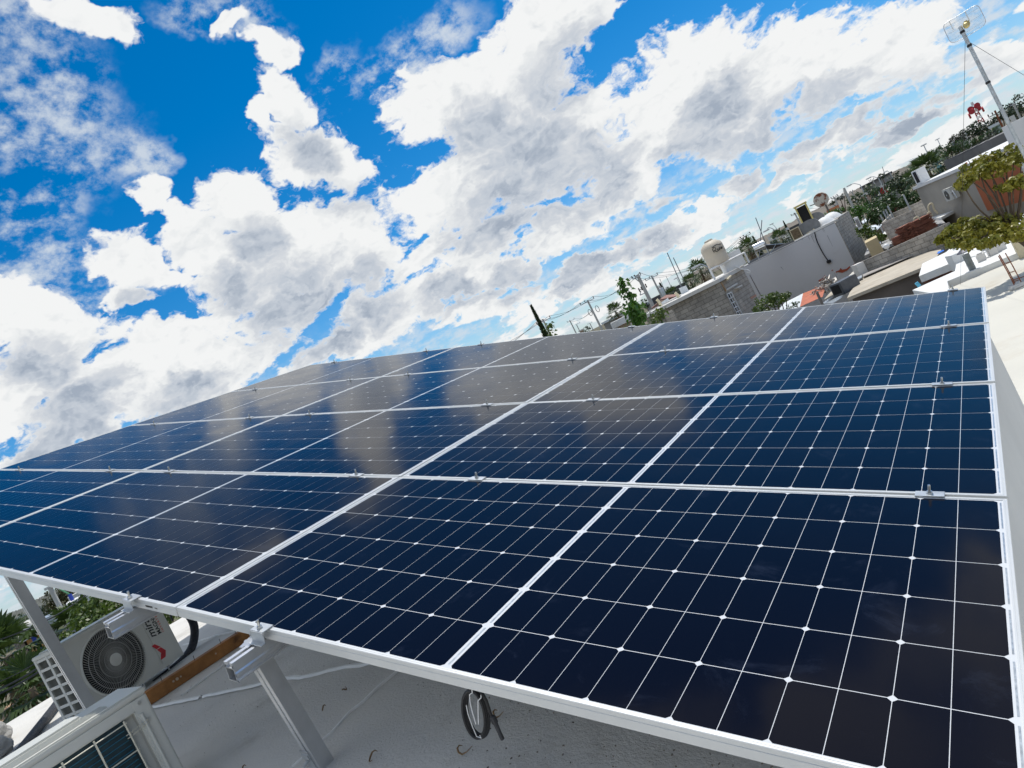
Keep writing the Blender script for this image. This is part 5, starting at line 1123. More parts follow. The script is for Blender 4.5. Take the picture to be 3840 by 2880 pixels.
terr = mat('terracotta', (0.24, 0.095, 0.06), 0.9, 0, 0.35, 5)
for k, (q, s, lab) in enumerate(((ZG_(1075, 1165), (.95, .6, .42), 'loose low stack of terracotta tiles, leftmost of the row'), (ZG_(1215, 1085), (.85, .6, .75), 'tall stack of terracotta tiles with upright slabs'), (ZG_(1370, 1025), (.95, .6, .6), 'stack of terracotta tiles with splayed edges'), (ZG_(1510, 935), (1.1, .7, .75), 'biggest stack of terracotta tiles, at the right under a hoop'))):
    p = at2(q, 41.5); p.z = -2.2; mb = MB(); rn = random.Random(k + 30); n = int(s[2] / 0.05)
    for j in range(n): mb.box(p + Vector((rn.uniform(-.04, .04), rn.uniform(-.04, .04), 0.025 + j * 0.05)), (s[0] * rn.uniform(.85, 1.05), s[1], 0.04), rotz(0.75 + rn.uniform(-.12, .12)))
    simple('tile_stack', mb, terr, lab, 'tile stack', 'terracotta stacks on the grey roof')
def hoop(qs, D, r, lab): simple('ladder_hoop', MB().tube(smooth_path([at2(ZG_(*q), D) for q in qs]), r, 7), cream_pt, lab, 'handrail', 'hoop handrails', smooth=True)
hoop(((1745, 690), (1725, 610), (1745, 545), (1790, 510), (1835, 540), (1860, 640), (1950, 740)), 43.0, 0.05, 'tall cream hoop handrail at the top of a roof ladder')
hoop(((1740, 830), (1712, 760), (1730, 715), (1775, 720), (1815, 800)), 42.0, 0.04, 'low cream hoop handrail below the tall hoop')
hoop(((1395, 905), (1400, 860), (1450, 825), (1510, 835), (1530, 880)), 41.0, 0.035, 'small dark-edged hoop over the biggest terracotta stack')
mb = roofpoly((ZI(325, 262), ZI(345, 225), ZI(500, 160), ZI(530, 195), ZI(400, 250)), -1.95, 0.5); simple('roof_box', mb, sun_roof, 'raised white concrete roof box beside the autumn branches', 'roof box')

# grey-walled house at the right with white roof and orange band
def orange_house():
    zt = -0.22; a = at2(ZH(150, 1197), 48); b = at2(ZH(1110, 772), 41.7); a.z = b.z = zt; c = at2(ZH(1960, 330), 37.5); c.z = zt
    o = tag(empty('flat_roof_house', Vector((a.x, a.y, ZGR))), 'grey-walled house with white roof edge and orange band behind the autumn tree', 'house'); n = away_of(a, b)
    mb = MB(); wall_prism(mb, a, b, ZGR, 6); part(mb.build('wall', grey_render), o)
    mb = MB(); mb.prism([a - n * 0.15 + Vector((0, 0, .02)), b - n * 0.15 + Vector((0, 0, .02)), c + Vector((0, 0, .02)) - n * .15, c + n * 7, a + n * 7], (0, 0, 0.16)); part(mb.build('roof', sun_roof), o)
    b2, c2 = b - n * 0.0, c; n2 = away_of(b2, c2); mb = MB(); wall_prism(mb, b2 + n2 * 0.02, c2 + n2 * 0.02, zt - 0.75, 0.4); part(mb.build('upper_band', plaster_w), o)
    mb = MB(); wall_prism(mb, b2 + Vector((0, 0, -.62)) - n2 * 0.03, c2 + Vector((0, 0, -.62)) - n2 * 0.03, zt - 2.3, 0.3); part(mb.build('orange_band', mat('orange_paint', (0.42, 0.13, 0.055), 0.85, 0, 0.15, 1)), o)
    mb = MB(); p0, p1 = at2(ZH(1095, 760), 41.6), at2(ZH(1140, 745), 41.6); wall_prism(mb, p0, p1, zt - 0.9, 0.3); part(mb.build('orange_end', MATS['orange_paint']), o)
    q = at2(ZH(760, 1492), 43.4); d = (b - a); d.z = 0; d.normalize(); rot = Matrix((d, Vector((-d.y, d.x, 0)), Vector((0, 0, 1)))).transposed()
    q1 = onv(ZH(757, 1490), a - n * 0.5, n)
    condenser(0.92, 0.62, 0.32, q1, rot, 'small white air conditioner hung low on the grey rendered wall', False, True)
    mb = MB().tube(smooth_path([q1 + d * 0.95 + Vector((0, 0, .30)), q1 + d * 1.15 + Vector((0, 0, .42)), q1 + d * 1.25 + Vector((0, 0, .2)), q1 + d * 1.3 + Vector((0, 0, .02))]), 0.035, 6); simple('pipe_bundle', mb, steel, 'bent grey pipes beside the air conditioner on the grey wall', 'pipe', smooth=True)
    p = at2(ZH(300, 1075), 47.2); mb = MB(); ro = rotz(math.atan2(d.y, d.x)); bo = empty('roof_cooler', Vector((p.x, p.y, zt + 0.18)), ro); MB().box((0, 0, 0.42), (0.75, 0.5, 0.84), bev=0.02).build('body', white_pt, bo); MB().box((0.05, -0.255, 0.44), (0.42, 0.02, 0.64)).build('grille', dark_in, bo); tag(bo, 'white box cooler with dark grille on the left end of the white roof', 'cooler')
    p = at2(ZH(205, 1065), 47.4); P = [p + Vector((d.x, d.y, 0)) * (0.34 * math.cos(k * .5236)) + Vector((0, 0, 0.28 * math.sin(k * .5236) + 0.05)) for k in range(13)]
    simple('hose_reel', MB().tube(P, 0.04, 6), rust, 'brown hose coil beside the box cooler on the white roof', 'hose')
    # white stair tower at the right edge
    t0 = at2(ZH(1720, 120), 33.5); t1 = at2(ZH(1950, 15), 32.5); t2 = at2(ZH(2110, 90), 34.5)
    tw = tag(empty('stair_tower', Vector((t1.x, t1.y, ZGR))), 'white-plastered roof tower behind the antenna mast', 'tower'); mb = MB(); t0.z = t1.z
    wall_prism(mb, t0 + (t1 - t0) * 0.27, t1, ZGR, 2.5); part(mb.build('front_wall', mat('bright_plaster', (0.80, 0.79, 0.77), 0.9, 0, 0.04, 1)), tw)
    mb = MB(); wall_prism(mb, t0 + away_of(t0, t1) * 0.8, t0 + (t1 - t0) * 0.27 + away_of(t0, t1) * 0.8, ZGR, 1.5); part(mb.build('side_wall', plaster_w), tw)
    mb = MB(); g0 = at2(ZH(1965, 0), 34.5); g1 = at2(ZH(2060, 10), 34.5); wall_prism(mb, g0, g1, ZGR, 1.5); part(mb.build('grey_flank', grey_render), tw)
    r0 = at2(ZH(2075, 140), 33.5); r1 = at2(ZH(2260, 55), 33.5); mb = MB(); wall_prism(mb, r0, r1, ZGR, 3); simple('white_annex', mb, MATS['bright_plaster'], 'bright white annex wall right of the antenna mast', 'annex')
orange_house()
mb = MB(); wall_prism(mb, at2(ZH(690, 735), 63), at2(ZH(1560, 325), 58), ZGR, 5); simple('grey_row_house', mb, mat('grey_roofing', (0.20, 0.19, 0.185), 0.95, 0, 0.2, 0.6), 'dark grey block row behind the white roof edge', 'house')

# ------------------------------------------------------------------ antenna mast
def mast():
    D = 15.0; top = at2(ZU(1325, 330), D); base = at2(ZH(2205, 575), D); tilt = (base - top).normalized(); bt = top + tilt * ((top.z - ZL) / -tilt.z)
    o = tag(empty('antenna_mast', bt), 'grey steel mast with a rounded wire-grid dish antenna on top', 'antenna'); 
    MB().tube([Vector(), top - bt], 0.030, 10).build('pole', steel, o, True)
    for q in ((1352, 400), (1440, 570), (1680, 1025)):
        p = at2(ZU(*q), D) - bt; p = (top - bt) * (p.z / (top - bt).z); MB().lathe([(0.038, -0.02), (0.038, 0.02)], p, 12, (top - bt).to_track_quat('Z', 'Y').to_matrix()).build('clamp_band', rubber, o)
    p = (top - bt) * 0.58; MB().lathe([(0.036, -0.015), (0.036, 0.015)], (top - bt) * 0.30, 12).build('clamp_band', rubber, o)
    # dish: curved rounded-rectangle grid of wires
    c = at2(ZU(1382, 305), D) - bt; fwd = Vector((EYE.x - c.x - bt.x, EYE.y - c.y - bt.y, 0)).normalized(); fwd = (fwd + Vector((0, 0, 0.1))).normalized()
    r = CX - fwd * CX.dot(fwd); r = (Vector((0, 0, 1)).cross(fwd)).normalized(); u = fwd.cross(r); hw, hh = 0.27, 0.19
    def pt(a, b): return c + r * a + u * b + fwd * (0.9 * (a * a + b * b)) - fwd * 0.06
    def inside(a): 
        e = hw - abs(a); rc = 0.07
        return hh if e > rc else hh - rc + math.sqrt(max(0, rc * rc - (rc - e) ** 2))
    rim = []
    for k in range(61):
        t = k / 60 * 2 * math.pi; ca, sa = math.cos(t), math.sin(t); pw = 0.36
        rim.append(pt(hw * math.copysign(abs(ca) ** pw, ca), hh * math.copysign(abs(sa) ** pw, sa)))
    MB().tube(rim, 0.006, 6).build('dish_rim', alu, o)
    g = MB()
    for k in range(41):
        a = -hw + 2 * hw * (k + 0.5) / 41; h = inside(a); g.tube([pt(a, -h), pt(a, 0), pt(a, h)], 0.0016, 4, cap=False)
    for b in (-0.12, 0, 0.12): g.tube([pt(-hw + .02, b), pt(0, b), pt(hw - .02, b)], 0.0022, 4, cap=False)
    g.build('dish_grid', alu_white, o)
    mb = MB(); mb.box(c - fwd * 0.03 + r * 0.03, (0.09, 0.09, 0.10), bev=0.02); mb.lathe([(0.05, 0), (0.05, 0.03), (0.03, 0.05)], c + r * 0.02 - u * 0.03, 16, fwd.to_track_quat('Z', 'Y').to_matrix()); mb.build('feed_bracket', mat('brass_bracket', (0.62, 0.50, 0.22), 0.4, 0.5), o)
    s = MB()
    for a in (-0.16, 0.08): s.tube([pt(a, 0.02), pt(a, hh)], 0.007, 5)
    s.build('dish_brace', white_pt, o)
    gp = at2(ZU(1392, 530), D); g1 = onz(3602, 1068, ZL + 0.0); tag(MB().tube([gp, g1], 0.0035, 4).build('guy_wire', wire_m), 'thin guy wire running down from the mast to our lower roof', 'guy wire', 'guy wires of the mast')
    gp = at2(ZU(1455, 530), D); g2 = at(3900, 318, 14.0); tag(MB().tube([gp, g2 + (g2 - gp) * 0.6], 0.0035, 4).build('guy_wire', wire_m), 'thin guy wire running from the mast out of the right edge', 'guy wire', 'guy wires of the mast')
mast()

# ------------------------------------------------------------------ autumn tree over the lower roof
def autumn_tree():
    rnd = random.Random(21); D = 20.0; cl = []
    def C(q, D_, r, fz=0.6): cl.append((at2(q, D_), (r, r, r * fz)))
    for q, D_, r in ((ZH(1250, 830), 21, .42), (ZH(1450, 700), 21, .40), (ZH(1650, 760), 21, .50), (ZH(1850, 640), 21, .45), (ZH(2020, 740), 20.5, .50), (ZH(1380, 940), 20.5, .42), (ZH(1600, 920), 20.5, .52), (ZH(1120, 1030), 20, .34), (ZH(1070, 1180), 19.8, .28), (ZH(2150, 620), 20.5, .40), (ZH(2180, 1080), 20, .42), (ZH(2000, 1150), 20, .45),
                    (ZI(430, 90), 19.6, .34), (ZI(330, 60), 19.8, .22), (ZI(560, 30), 19.4, .45), (ZI(680, 60), 19.2, .25), (ZI(880, -30), 19.4, .55), (ZI(1060, 0), 19.0, .50), (ZI(900, 60), 18.8, .36), (ZI(1200, -60), 19.2, .55), (ZI(590, 100), 18.8, .22), (ZI(720, 110), 18.6, .24), (ZI(250, 55), 19.8, .16), (ZI(420, -60), 19.8, .36), (ZI(980, -130), 20, .55), (ZI(1180, -150), 20, .55), (ZI(720, -70), 19.8, .42), (ZI(640, -150), 20, .4), (ZI(860, -160), 20, .45)):
        C(q, D_, r * 0.62)
    base = onz(3990, 900, ZGR); base = at(4050, 960, 20.5); base.z = ZGR
    o = tag(empty('autumn_tree', base), 'small tree with yellow, orange and green leaves overhanging the white roof', 'tree'); mb = MB()
    for c, r in cl:
        leaf_quads(mb, c - base, r, 90, 0.105, rnd, hang=0.3, shell=0.0)
        for _ in range(4):
            v = Vector((rnd.gauss(0, 1), rnd.gauss(0, 1), rnd.gauss(0, .6))).normalized(); leaf_quads(mb, c - base + Vector((v.x * r[0], v.y * r[1], v.z * r[2])) * 1.15, [k * 0.4 for k in r], 20, 0.10, rnd, hang=0.3, shell=0.0)
    mb.build('crown', autumn, o, fix=False)
    tb = MB(); j = at2(ZI(1150, 20), 20.0) - base; tb.tube([Vector(), j * 0.5 + Vector((0.3, 0, 0.2)), j], 0.10, 8, r2=0.05)
    for c, r in cl:
        e = c - base; mid = lerp(j, e, 0.5) + Vector((rnd.uniform(-.15, .15), rnd.uniform(-.15, .15), rnd.uniform(-.05, .2))); tb.tube(smooth_path([j, mid, e, e + (e - mid).normalized() * r[0]], 3), 0.026, 5, r2=0.006)
    tb.build('trunk', bark_m, o)
autumn_tree()

# ------------------------------------------------------------------ other trees and bushes on the right
def bl(qs, D, r, fz=0.8): return [(at2(q, D + dd), (r * k, r * k, r * k * fz)) for q, dd, k in qs]
def gb(p): return Vector((p.x, p.y, ZGR))
def bush(name, lab, qs, D, r, mt, n, size, seed, fz=0.8, cat='tree', group=None, tr=0.12):
    cl = bl(qs, D, r, fz); c = sum((k[0] for k in cl), Vector()) / len(cl); return tree(name, lab, cl, gb(c), mt, n, size, tr, group, cat, seed)
bush('garden_bush', 'leafy green bush between the block house and the pale sheet', [(ZB(1420, 1440), 0, 1), (ZB(1560, 1400), .3, 1), (ZB(1700, 1480), 0, 1), (ZB(1480, 1590), -.3, 1), (ZB(1900, 1330), .6, .7), (ZB(1290, 1640), -.4, .7), (ZB(1640, 1330), .4, .7), (ZB(1800, 1400), .2, .8)], 31, 0.34, green_y, 170, 0.085, 2, cat='bush')
bush('garden_bush', 'small vine with thin stems in front of the pale corrugated sheet', [(ZB(2000, 1560), 0, 1), (ZB(2130, 1520), 0, .7)], 27, 0.17, green_m, 60, 0.06, 3, cat='bush')
bush('shade_tree', 'round green tree right of the block end wall, above the ochre shed', [(ZG_(250, 1190), 0, 1), (ZG_(380, 1200), .5, 1.1), (ZG_(500, 1240), 0, .9), (ZG_(180, 1090), .4, .7), (ZG_(640, 1290), 0, .7)], 47, 0.46, green_y, 200, 0.11, 4)
bush('broadleaf_tree', 'large glossy green tree behind the roofless block room', [(ZG_(650, 470), 0, 1), (ZG_(850, 400), 0, 1.1), (ZG_(1050, 430), 0, 1), (ZG_(1230, 400), 0, 1), (ZG_(750, 620), -1, 1), (ZG_(980, 600), -1, 1), (ZG_(540, 700), -1.5, .9), (ZG_(450, 830), -2, .7), (ZG_(1380, 380), 0, .8), (ZG_(640, 850), -2, .8)], 60, 0.8, green_m, 330, 0.16, 5, tr=0.3)
bush('broadleaf_tree', 'bright yellow-green tree behind the block end wall corner', [(ZC(1950, 420), 0, 1), (ZC(2080, 380), 0, 1), (ZC(2000, 520), 0, .9), (ZC(2160, 340), 1, .8)], 63, 0.6, green_b, 200, 0.15, 6)
bush('broadleaf_tree', 'low bright green shrub row behind the white domes', [(ZC(1370, 500), 0, .9), (ZC(1450, 460), 0, 1), (ZC(1550, 430), 0, 1), (ZC(1640, 400), 0, 1)], 62, 0.42, green_b, 150, 0.12, 7)
bush('broadleaf_tree', 'wide dark tree crown left of the big fan palm', [(ZLr(780, 400), 0, 1), (ZLr(860, 380), 0, 1.1), (ZLr(940, 370), 0, 1), (ZLr(820, 450), -3, 1), (ZLr(920, 430), -3, 1)], 90, 1.0, green_d, 260, 0.22, 8, tr=0.35)
bush('broadleaf_tree', 'tree belt clump behind the grey row, right of the street lamp', [(ZH(560, 600), 0, 1), (ZH(700, 560), 0, 1), (ZH(840, 530), 0, 1), (ZH(980, 460), 0, 1), (ZH(640, 680), -4, .8)], 95, 1.0, green_m, 260, 0.22, 9, tr=0.35)
bush('broadleaf_tree', 'dense dark tree under the red and white tower', [(ZH(1180, 190), 0, 1), (ZH(1300, 110), 0, 1.1), (ZH(1420, 140), 0, .9)], 140, 1.45, green_d, 260, 0.32, 10, tr=0.4)
bush('broadleaf_tree', 'grey-green tree beside the pale roofs on the skyline', [(ZH(920, 320), 0, 1), (ZH(1010, 290), 0, .9)], 140, 1.05, leafmat('leaf_grey', (0.03, 0.035, 0.022), (0.075, 0.08, 0.05)), 220, 0.26, 11, tr=0.4)
bush('broadleaf_tree', 'long green hedge of trees before the dark tree under the tower', [(ZH(1180, 400), 0, 1), (ZH(1320, 350), 0, 1), (ZH(1460, 290), 0, 1), (ZH(1600, 230), 0, 1), (ZH(1700, 170), 0, 1)], 105, 0.75, green_m, 200, 0.2, 12, tr=0.3)
bush('broadleaf_tree', 'trees on the skyline left of the antenna mast', [(ZJ(900, 650), 0, 1), (ZJ(960, 620), 0, 1), (ZJ(1020, 600), 0, 1)], 150, 0.9, green_d, 220, 0.25, 13, tr=0.4)
bush('broadleaf_tree', 'dark tree mass at the right picture edge behind the mast', [(ZJ(1130, 540), 0, 1), (ZJ(1200, 490), 0, 1.2), (ZJ(1270, 440), 0, 1.3), (ZJ(1180, 580), -5, 1)], 130, 1.4, green_d, 280, 0.3, 14, tr=0.4)
bush('broadleaf_tree', 'small dark trees on the ridge left of the long warehouse', [(ZLr(160, 580), 0, 1), (ZLr(210, 550), 0, 1.1), (ZLr(60, 640), 0, .8)], 170, 0.75, green_d, 200, 0.22, 15, tr=0.4)
bush('broadleaf_tree', 'round tree above the long warehouse roof', [(ZLr(650, 320), 0, 1)], 170, 0.85, green_d, 220, 0.22, 16, tr=0.4)
bush('broadleaf_tree', 'green trees below the long warehouse', [(ZLr(300, 600), 0, 1), (ZLr(400, 560), 0, 1), (ZLr(330, 690), -8, .9), (ZLr(520, 470), 3, .9), (ZLr(580, 500), 0, .9), (ZLr(440, 650), -5, .9)], 105, 0.85, green_m, 220, 0.2, 17, tr=0.35)
bush('broadleaf_tree', 'dark bush at the foot of the big utility pole', [(ZM(200, 640), 0, 1), (ZM(240, 700), 0, .8)], 80, 0.5, green_d, 200, 0.12, 18, cat='bush')
bush('broadleaf_tree', 'round dark tree beyond the panels between two small poles', [(ZN(1010, 580), 0, 1)], 150, 0.95, green_d, 260, 0.2, 19)
bush('broadleaf_tree', 'grey-green tree behind the water tank', [(ZB(290, 650), 0, 1), (ZB(700, 420), 8, .8), (ZB(840, 380), 8, 1)], 70, 0.65, green_m, 180, 0.14, 20)
# palms
palm('fan palm with brown skirt left of the bright climbing plant', at2(ZN(1290 + 560, 380), 52) if False else at2((2297, 1146), 52), 6.0, 0.85, 26, 26, 1, group='fan palms in the neighbourhood')
palm('tall fan palm before the water tank stand', at2(ZA(1560, 120), 62), 8.0, 1.25, 30, 14, 2, group='fan palms in the neighbourhood')
palm('low dark palm with drooping fronds beside the tall fan palm', at2(ZA(1400, 380), 56), 6.0, 0.85, 24, 14, 3, group='fan palms in the neighbourhood')
palm('short palm behind the red tiled roof', at2(ZM(560, 455), 90), 6.0, 1.2, 26, 0, 4, group='fan palms in the neighbourhood')
palm('fan palm with long brown skirt behind the plastered house', at2(ZB(1010, 140), 62), 8.0, 1.15, 28, 34, 5, group='fan palms in the neighbourhood', skirt=0.75)
palm('palm between the solar water heater and the cream cooler', at2(ZC(370, 830), 70), 7.0, 1.15, 28, 8, 6, group='fan palms in the neighbourhood')
palm('palm fronds behind the tank stand legs', at2(ZB(640, 590), 56), 5.5, 0.9, 24, 6, 7, group='fan palms in the neighbourhood')
palm('young palm left of the cooler box with yellow pad', at2(ZB(810, 500), 70), 5.5, 0.95, 24, 6, 8, group='fan palms in the neighbourhood')
palm('large pale green fan palm left of the white roof edge', at2(ZH(300, 680), 66), 8.0, 1.75, 34, 8, 9, group='fan palms in the neighbourhood', blades=13)
palm('second pale palm under the large fan palm by the roof corner', at2(ZH(80, 900), 62), 6.0, 1.05, 26, 12, 10, group='fan palms in the neighbourhood')
# cypress
def cypress(lab, top, H, r, seed):
    rnd = random.Random(seed); o = empty('cypress_tree', Vector((top.x, top.y, top.z - H))); mb = MB()
    for k in range(2300):
        t = rnd.random() ** 0.8; h = t * H; rr = r * (math.sin(min(1, (1 - t) * 1.15 + 0.02) * 1.57) ** 0.75) * (0.85 + 0.25 * math.sin(h * 3 + k % 7)) * (0.75 + 0.25 * rnd.random()); a = rnd.uniform(0, 6.28)
        p = Vector((rr * math.cos(a), rr * math.sin(a), h)); s = 0.16 * rnd.uniform(.6, 1.3); d = Vector((math.cos(a) * .35, math.sin(a) * .35, 1)).normalized(); t_ = Vector((-math.sin(a), math.cos(a), 0))
        mb.add([p - t_ * s * .4, p + t_ * s * .4, p + d * s * 1.8], ((0, 1, 2),))
    mb.build('crown', green_d, o, fix=False); MB().tube([(0, 0, 0), (0, 0, H * 0.9)], 0.14, 7, r2=0.03).build('trunk', bark_m, o); return tag(o, lab, 'cypress')
cypress('tall dark cypress pointing up beside the utility pole', at2(ZN(240, 270), 62), 9.0, 0.36, 1)
cypress('small dark conifer beyond the solar water heater', at2(ZB(1185, 50), 140), 8.0, 0.62, 2)
cypress('small conifer on the ridge line', at2(ZC(480, 600), 300), 10.0, 0.8, 3)
cypress('dark conifer beside the pole transformer', at2(ZM(430, 390), 110), 7.5, 0.45, 4)
# climbing shoots close behind the panels
def shoot(lab, path, D, n, size, mt, seed, r=0.012, spread=0.12):
    rnd = random.Random(seed); P = smooth_path([at2(q, D) for q in path]); b0 = P[0].copy(); o = empty('climbing_plant', b0); mb = MB()
    for k in range(n):
        t = rnd.random(); p = P[min(len(P) - 1, int(t * len(P)))] - b0 + Vector((rnd.gauss(0, spread), rnd.gauss(0, spread), rnd.gauss(0, spread))) * (1.0 - 0.55 * t)
        d = Vector((rnd.gauss(0, 1), rnd.gauss(0, 1), rnd.gauss(-.3, .7))).normalized(); s = size * rnd.uniform(.6, 1.25); w_ = d.cross(Vector((rnd.gauss(0, 1), rnd.gauss(0, 1), rnd.gauss(0, 1)))).normalized() * s * .32
        m_ = p + d * s * .5 + Vector((0, 0, s * .08)); e = p + d * s - Vector((0, 0, s * .25)); mb.add([p, m_ - w_, e, m_ + w_, m_ + Vector((0, 0, s * .05))], ((0, 1, 4), (1, 2, 4), (2, 3, 4), (3, 0, 4)))
    mb.build('leaves', mt, o, fix=False); MB().tube([q - b0 for q in P], r, 5, r2=r * .4).build('stem', mat('green_stem', (0.06, 0.10, 0.02), .6), o); return tag(o, lab, 'climbing plant')
shoot('tall climbing plant with glossy bright leaves rising above the panel edge', [ZA(500, 1380), ZA(420, 1180), ZA(370, 980), ZA(330, 840), ZA(240, 680), ZA(200, 560), ZA(130, 470)], 10.0, 230, 0.075, green_b, 1, spread=0.065)
shoot('bright leafy mass of the climbing plant at the panel edge', [ZA(440, 1380), ZA(450, 1200), ZA(420, 1000), ZA(350, 900)], 9.8, 260, 0.085, green_b, 2, spread=0.075)
shoot('short shoot with curled yellowing leaves beside the cypress', [ZN(490, 740), ZN(490, 640), ZN(470, 560), ZN(520, 500)], 10.5, 60, 0.065, green_y, 3, spread=0.05)
shoot('yellowing shrub before the small block yard wall', [ZA(840, 1330), ZA(830, 1220), ZA(860, 1110), ZA(930, 1030)], 22.0, 150, 0.12, green_y, 4, spread=0.16)

# ------------------------------------------------------------------ utility poles, lamps, wires
POLE_TOPS = {}
def pole(key, lab, qt, D, arms, r=0.13, wood=False, zb=ZGR, group='utility poles in the streets', extra=None):
    t = at2(qt, D); o = empty('utility_pole', Vector((t.x, t.y, zb))); H = t.z - zb
    MB().tube([(0, 0, 0), (0, 0, H)], r * 1.25, 9, r2=r * 0.8).build('post', rust if wood else conc_pole, o, True); tips = []
    for (q0, q1) in arms:
        a, b = at2(q0, D), at2(q1, D); m_ = (a + b) / 2; mb = MB(); za = m_.z; a.z = b.z = za; a -= o.location; b -= o.location
        n = away_of(a + o.location, b + o.location) * (r * 1.2); mb.tube([a - n, b - n], 0.06, 4); mb.build('crossarm', steel if not wood else dark_wall, o)
        for f_ in (0.03, 0.36, 0.97):
            p = lerp(a, b, f_) - n; MB().lathe([(0.035, 0), (0.035, 0.10), (0.075, 0.12), (0.045, 0.18), (0.07, 0.22), (0.03, 0.32)], p, 8).build('insulator', insul_m, o); tips.append(p + o.location + Vector((0, 0, 0.3)))
    POLE_TOPS[key] = tips
    if extra: extra(o, D)
    return tag(o, lab, 'utility pole', group)
def rings(qs):
    def f(o, D):
        for q, w_ in qs:
            p = at2(q, D) - o.location; u = Vector((CX.x, CX.y, 0)).normalized(); pts = [p + u * (w_ * .5 * math.cos(k * .5236)) + Vector((0, 0, w_ * math.sin(k * .5236))) for k in range(13)]
            MB().tube(pts, 0.035, 5).build('drop_loop', wire_m, o)
    return f
pole('a', 'utility pole rising behind the cypress tip', ZN(390, 435), 88, [(ZN(312, 522), ZN(502, 408))], 0.14)
pole('b', 'utility pole with long crossarm and wire loops, right of the cypress', ZN(1018, 172), 88, [(ZN(925, 250), ZN(1112, 138))], 0.14, extra=rings([((2213, 1172), .42), ((2240, 1158), .42)]))
pole('c', 'smaller pole midway between cypress and long-armed pole', ZN(772, 455), 165, [(ZN(735, 482), ZN(840, 436))], 0.16)
pole('d', 'distant short-armed pole left of the round dark tree', ZN(865, 512), 230, [(ZN(858, 517), ZN(915, 486))], 0.17)
pole('e', 'distant short-armed pole right of the round dark tree', ZN(1052, 494), 230, [(ZN(1020, 510), ZN(1086, 480))], 0.17)
def gear(o, D):
    for q0, q1 in ((ZM(130, 475), ZM(210, 455)), (ZM(150, 548), ZM(225, 515)), (ZM(60, 322), ZM(155, 285)), (ZM(160, 490), ZM(150, 548))): MB().tube([at2(q0, D) - o.location, at2(q1, D) - o.location], 0.05, 5).build('bracket', steel, o)
    MB().tube([at2(ZM(75, 310), D) - o.location, at2(ZM(190, 400), D) - o.location], 0.045, 5).build('strut', steel, o)
    mb = MB()
    for q in (ZM(245, 440), ZM(215, 470), ZM(150, 500), ZM(185, 480)): mb.lathe([(0.06, 0), (0.08, .1), (0.05, .2), (0.08, .3), (0.04, .4)], at2(q, D) - o.location, 8)
    mb.build('fuse_holders', insul_m, o)
pole('f', 'thick utility pole loaded with brackets and fuses above the climbing plant', ZM(112, 262), 70, [(ZM(45, 325), ZM(165, 268))], 0.20, extra=gear)
pole('g', 'utility pole with white crossarm beside the pole transformer', ZM(310, 278), 95, [(ZM(230, 352), ZM(402, 258))], 0.14)
pole('h', 'utility pole behind the steel tank of the solar water heater', ZK(618, 330), 100, [(ZK(565, 370), ZK(682, 305))], 0.15)
pole('i', 'utility pole left of the pair above the yellow-framed cooler', ZC(718, 432), 130, [(ZC(650, 500), ZC(832, 408))], 0.15)
pole('j', 'utility pole right of the pair above the yellow-framed cooler', ZC(865, 378), 150, [(ZC(800, 432), ZC(952, 343))], 0.15)
pole('k', 'utility pole right of the rusty disc sign', ZC(1535, 108), 120, [(ZC(1485, 150), ZC(1616, 80))], 0.14)
pole('l', 'tall bare concrete pole behind the bright yellow-green tree', ZLr(203, 460), 75, [], 0.13)
pole('m', 'rusty-footed pole left of the antenna mast', ZJ(920, 522), 92, [(ZJ(845, 598), ZJ(1002, 535))], 0.11, True)
pole('n', 'pale pole behind the antenna mast, right of the rusty-footed pole', ZJ(1140, 438), 100, [(ZJ(1105, 470), ZJ(1165, 436))], 0.12)
pole('o', 'small pole with equipment above the long warehouse', ZLr(545, 360), 160, [(ZLr(508, 385), ZLr(565, 352))], 0.14)
pole('p', 'small armed pole left of the long warehouse', ZLr(298, 505), 140, [(ZLr(275, 520), ZLr(315, 500))], 0.13)
p = at2(ZM(455, 500), 96); tr = empty('pole_transformer', Vector((p.x, p.y, p.z))); MB().lathe([(0.34, -0.9), (0.36, -0.85), (0.36, 0.45), (0.34, 0.5), (0.1, 0.55)], n=18).build('tank', tin_white, tr, True)
mb = MB()
for a in (0, 2, 4): mb.lathe([(0.05, .5), (0.08, .6), (.05, .7), (.07, .8), (.02, .95)], (0.2 * math.cos(a), 0.2 * math.sin(a), 0), 8)
mb.build('bushings', insul_m, tr); tag(tr, 'light grey cylinder transformer hung beside the white-armed pole', 'transformer')
def wire(lab, A_, B_, sag, r=0.018):
    P = [lerp(A_, B_, k / 16) - Vector((0, 0, sag * 4 * (k / 16) * (1 - k / 16))) for k in range(17)]; return tag(MB().tube(P, r, 4).build('power_line', wire_m), lab, 'power line', 'overhead wires')
T = POLE_TOPS
edge0 = at(1740, 1390, 84)
NM3 = ('left', 'middle', 'right')
for k in range(3):
    wire('overhead wire from the %s of the cypress pole down behind the panels' % NM3[k], T['a'][k], edge0 + Vector((0, 0, 0.5 * k)), 0.5, 0.022)
    wire('overhead wire from the %s of the cypress pole to the long-armed pole' % NM3[k], T['a'][k], T['b'][k], 0.5, 0.022)
    wire('overhead wire from the %s insulator of the long-armed pole to the fuse pole' % NM3[k], T['b'][k], T['f'][k], 0.8, 0.018)
    wire('overhead wire on the %s side from the fuse pole to the white-armed pole' % NM3[k], T['f'][k], T['g'][k], 0.4, 0.018)
    wire('overhead wire from the %s of the white-armed pole past the tall palm' % NM3[k], T['g'][k], T['h'][k], 1.4, 0.022)
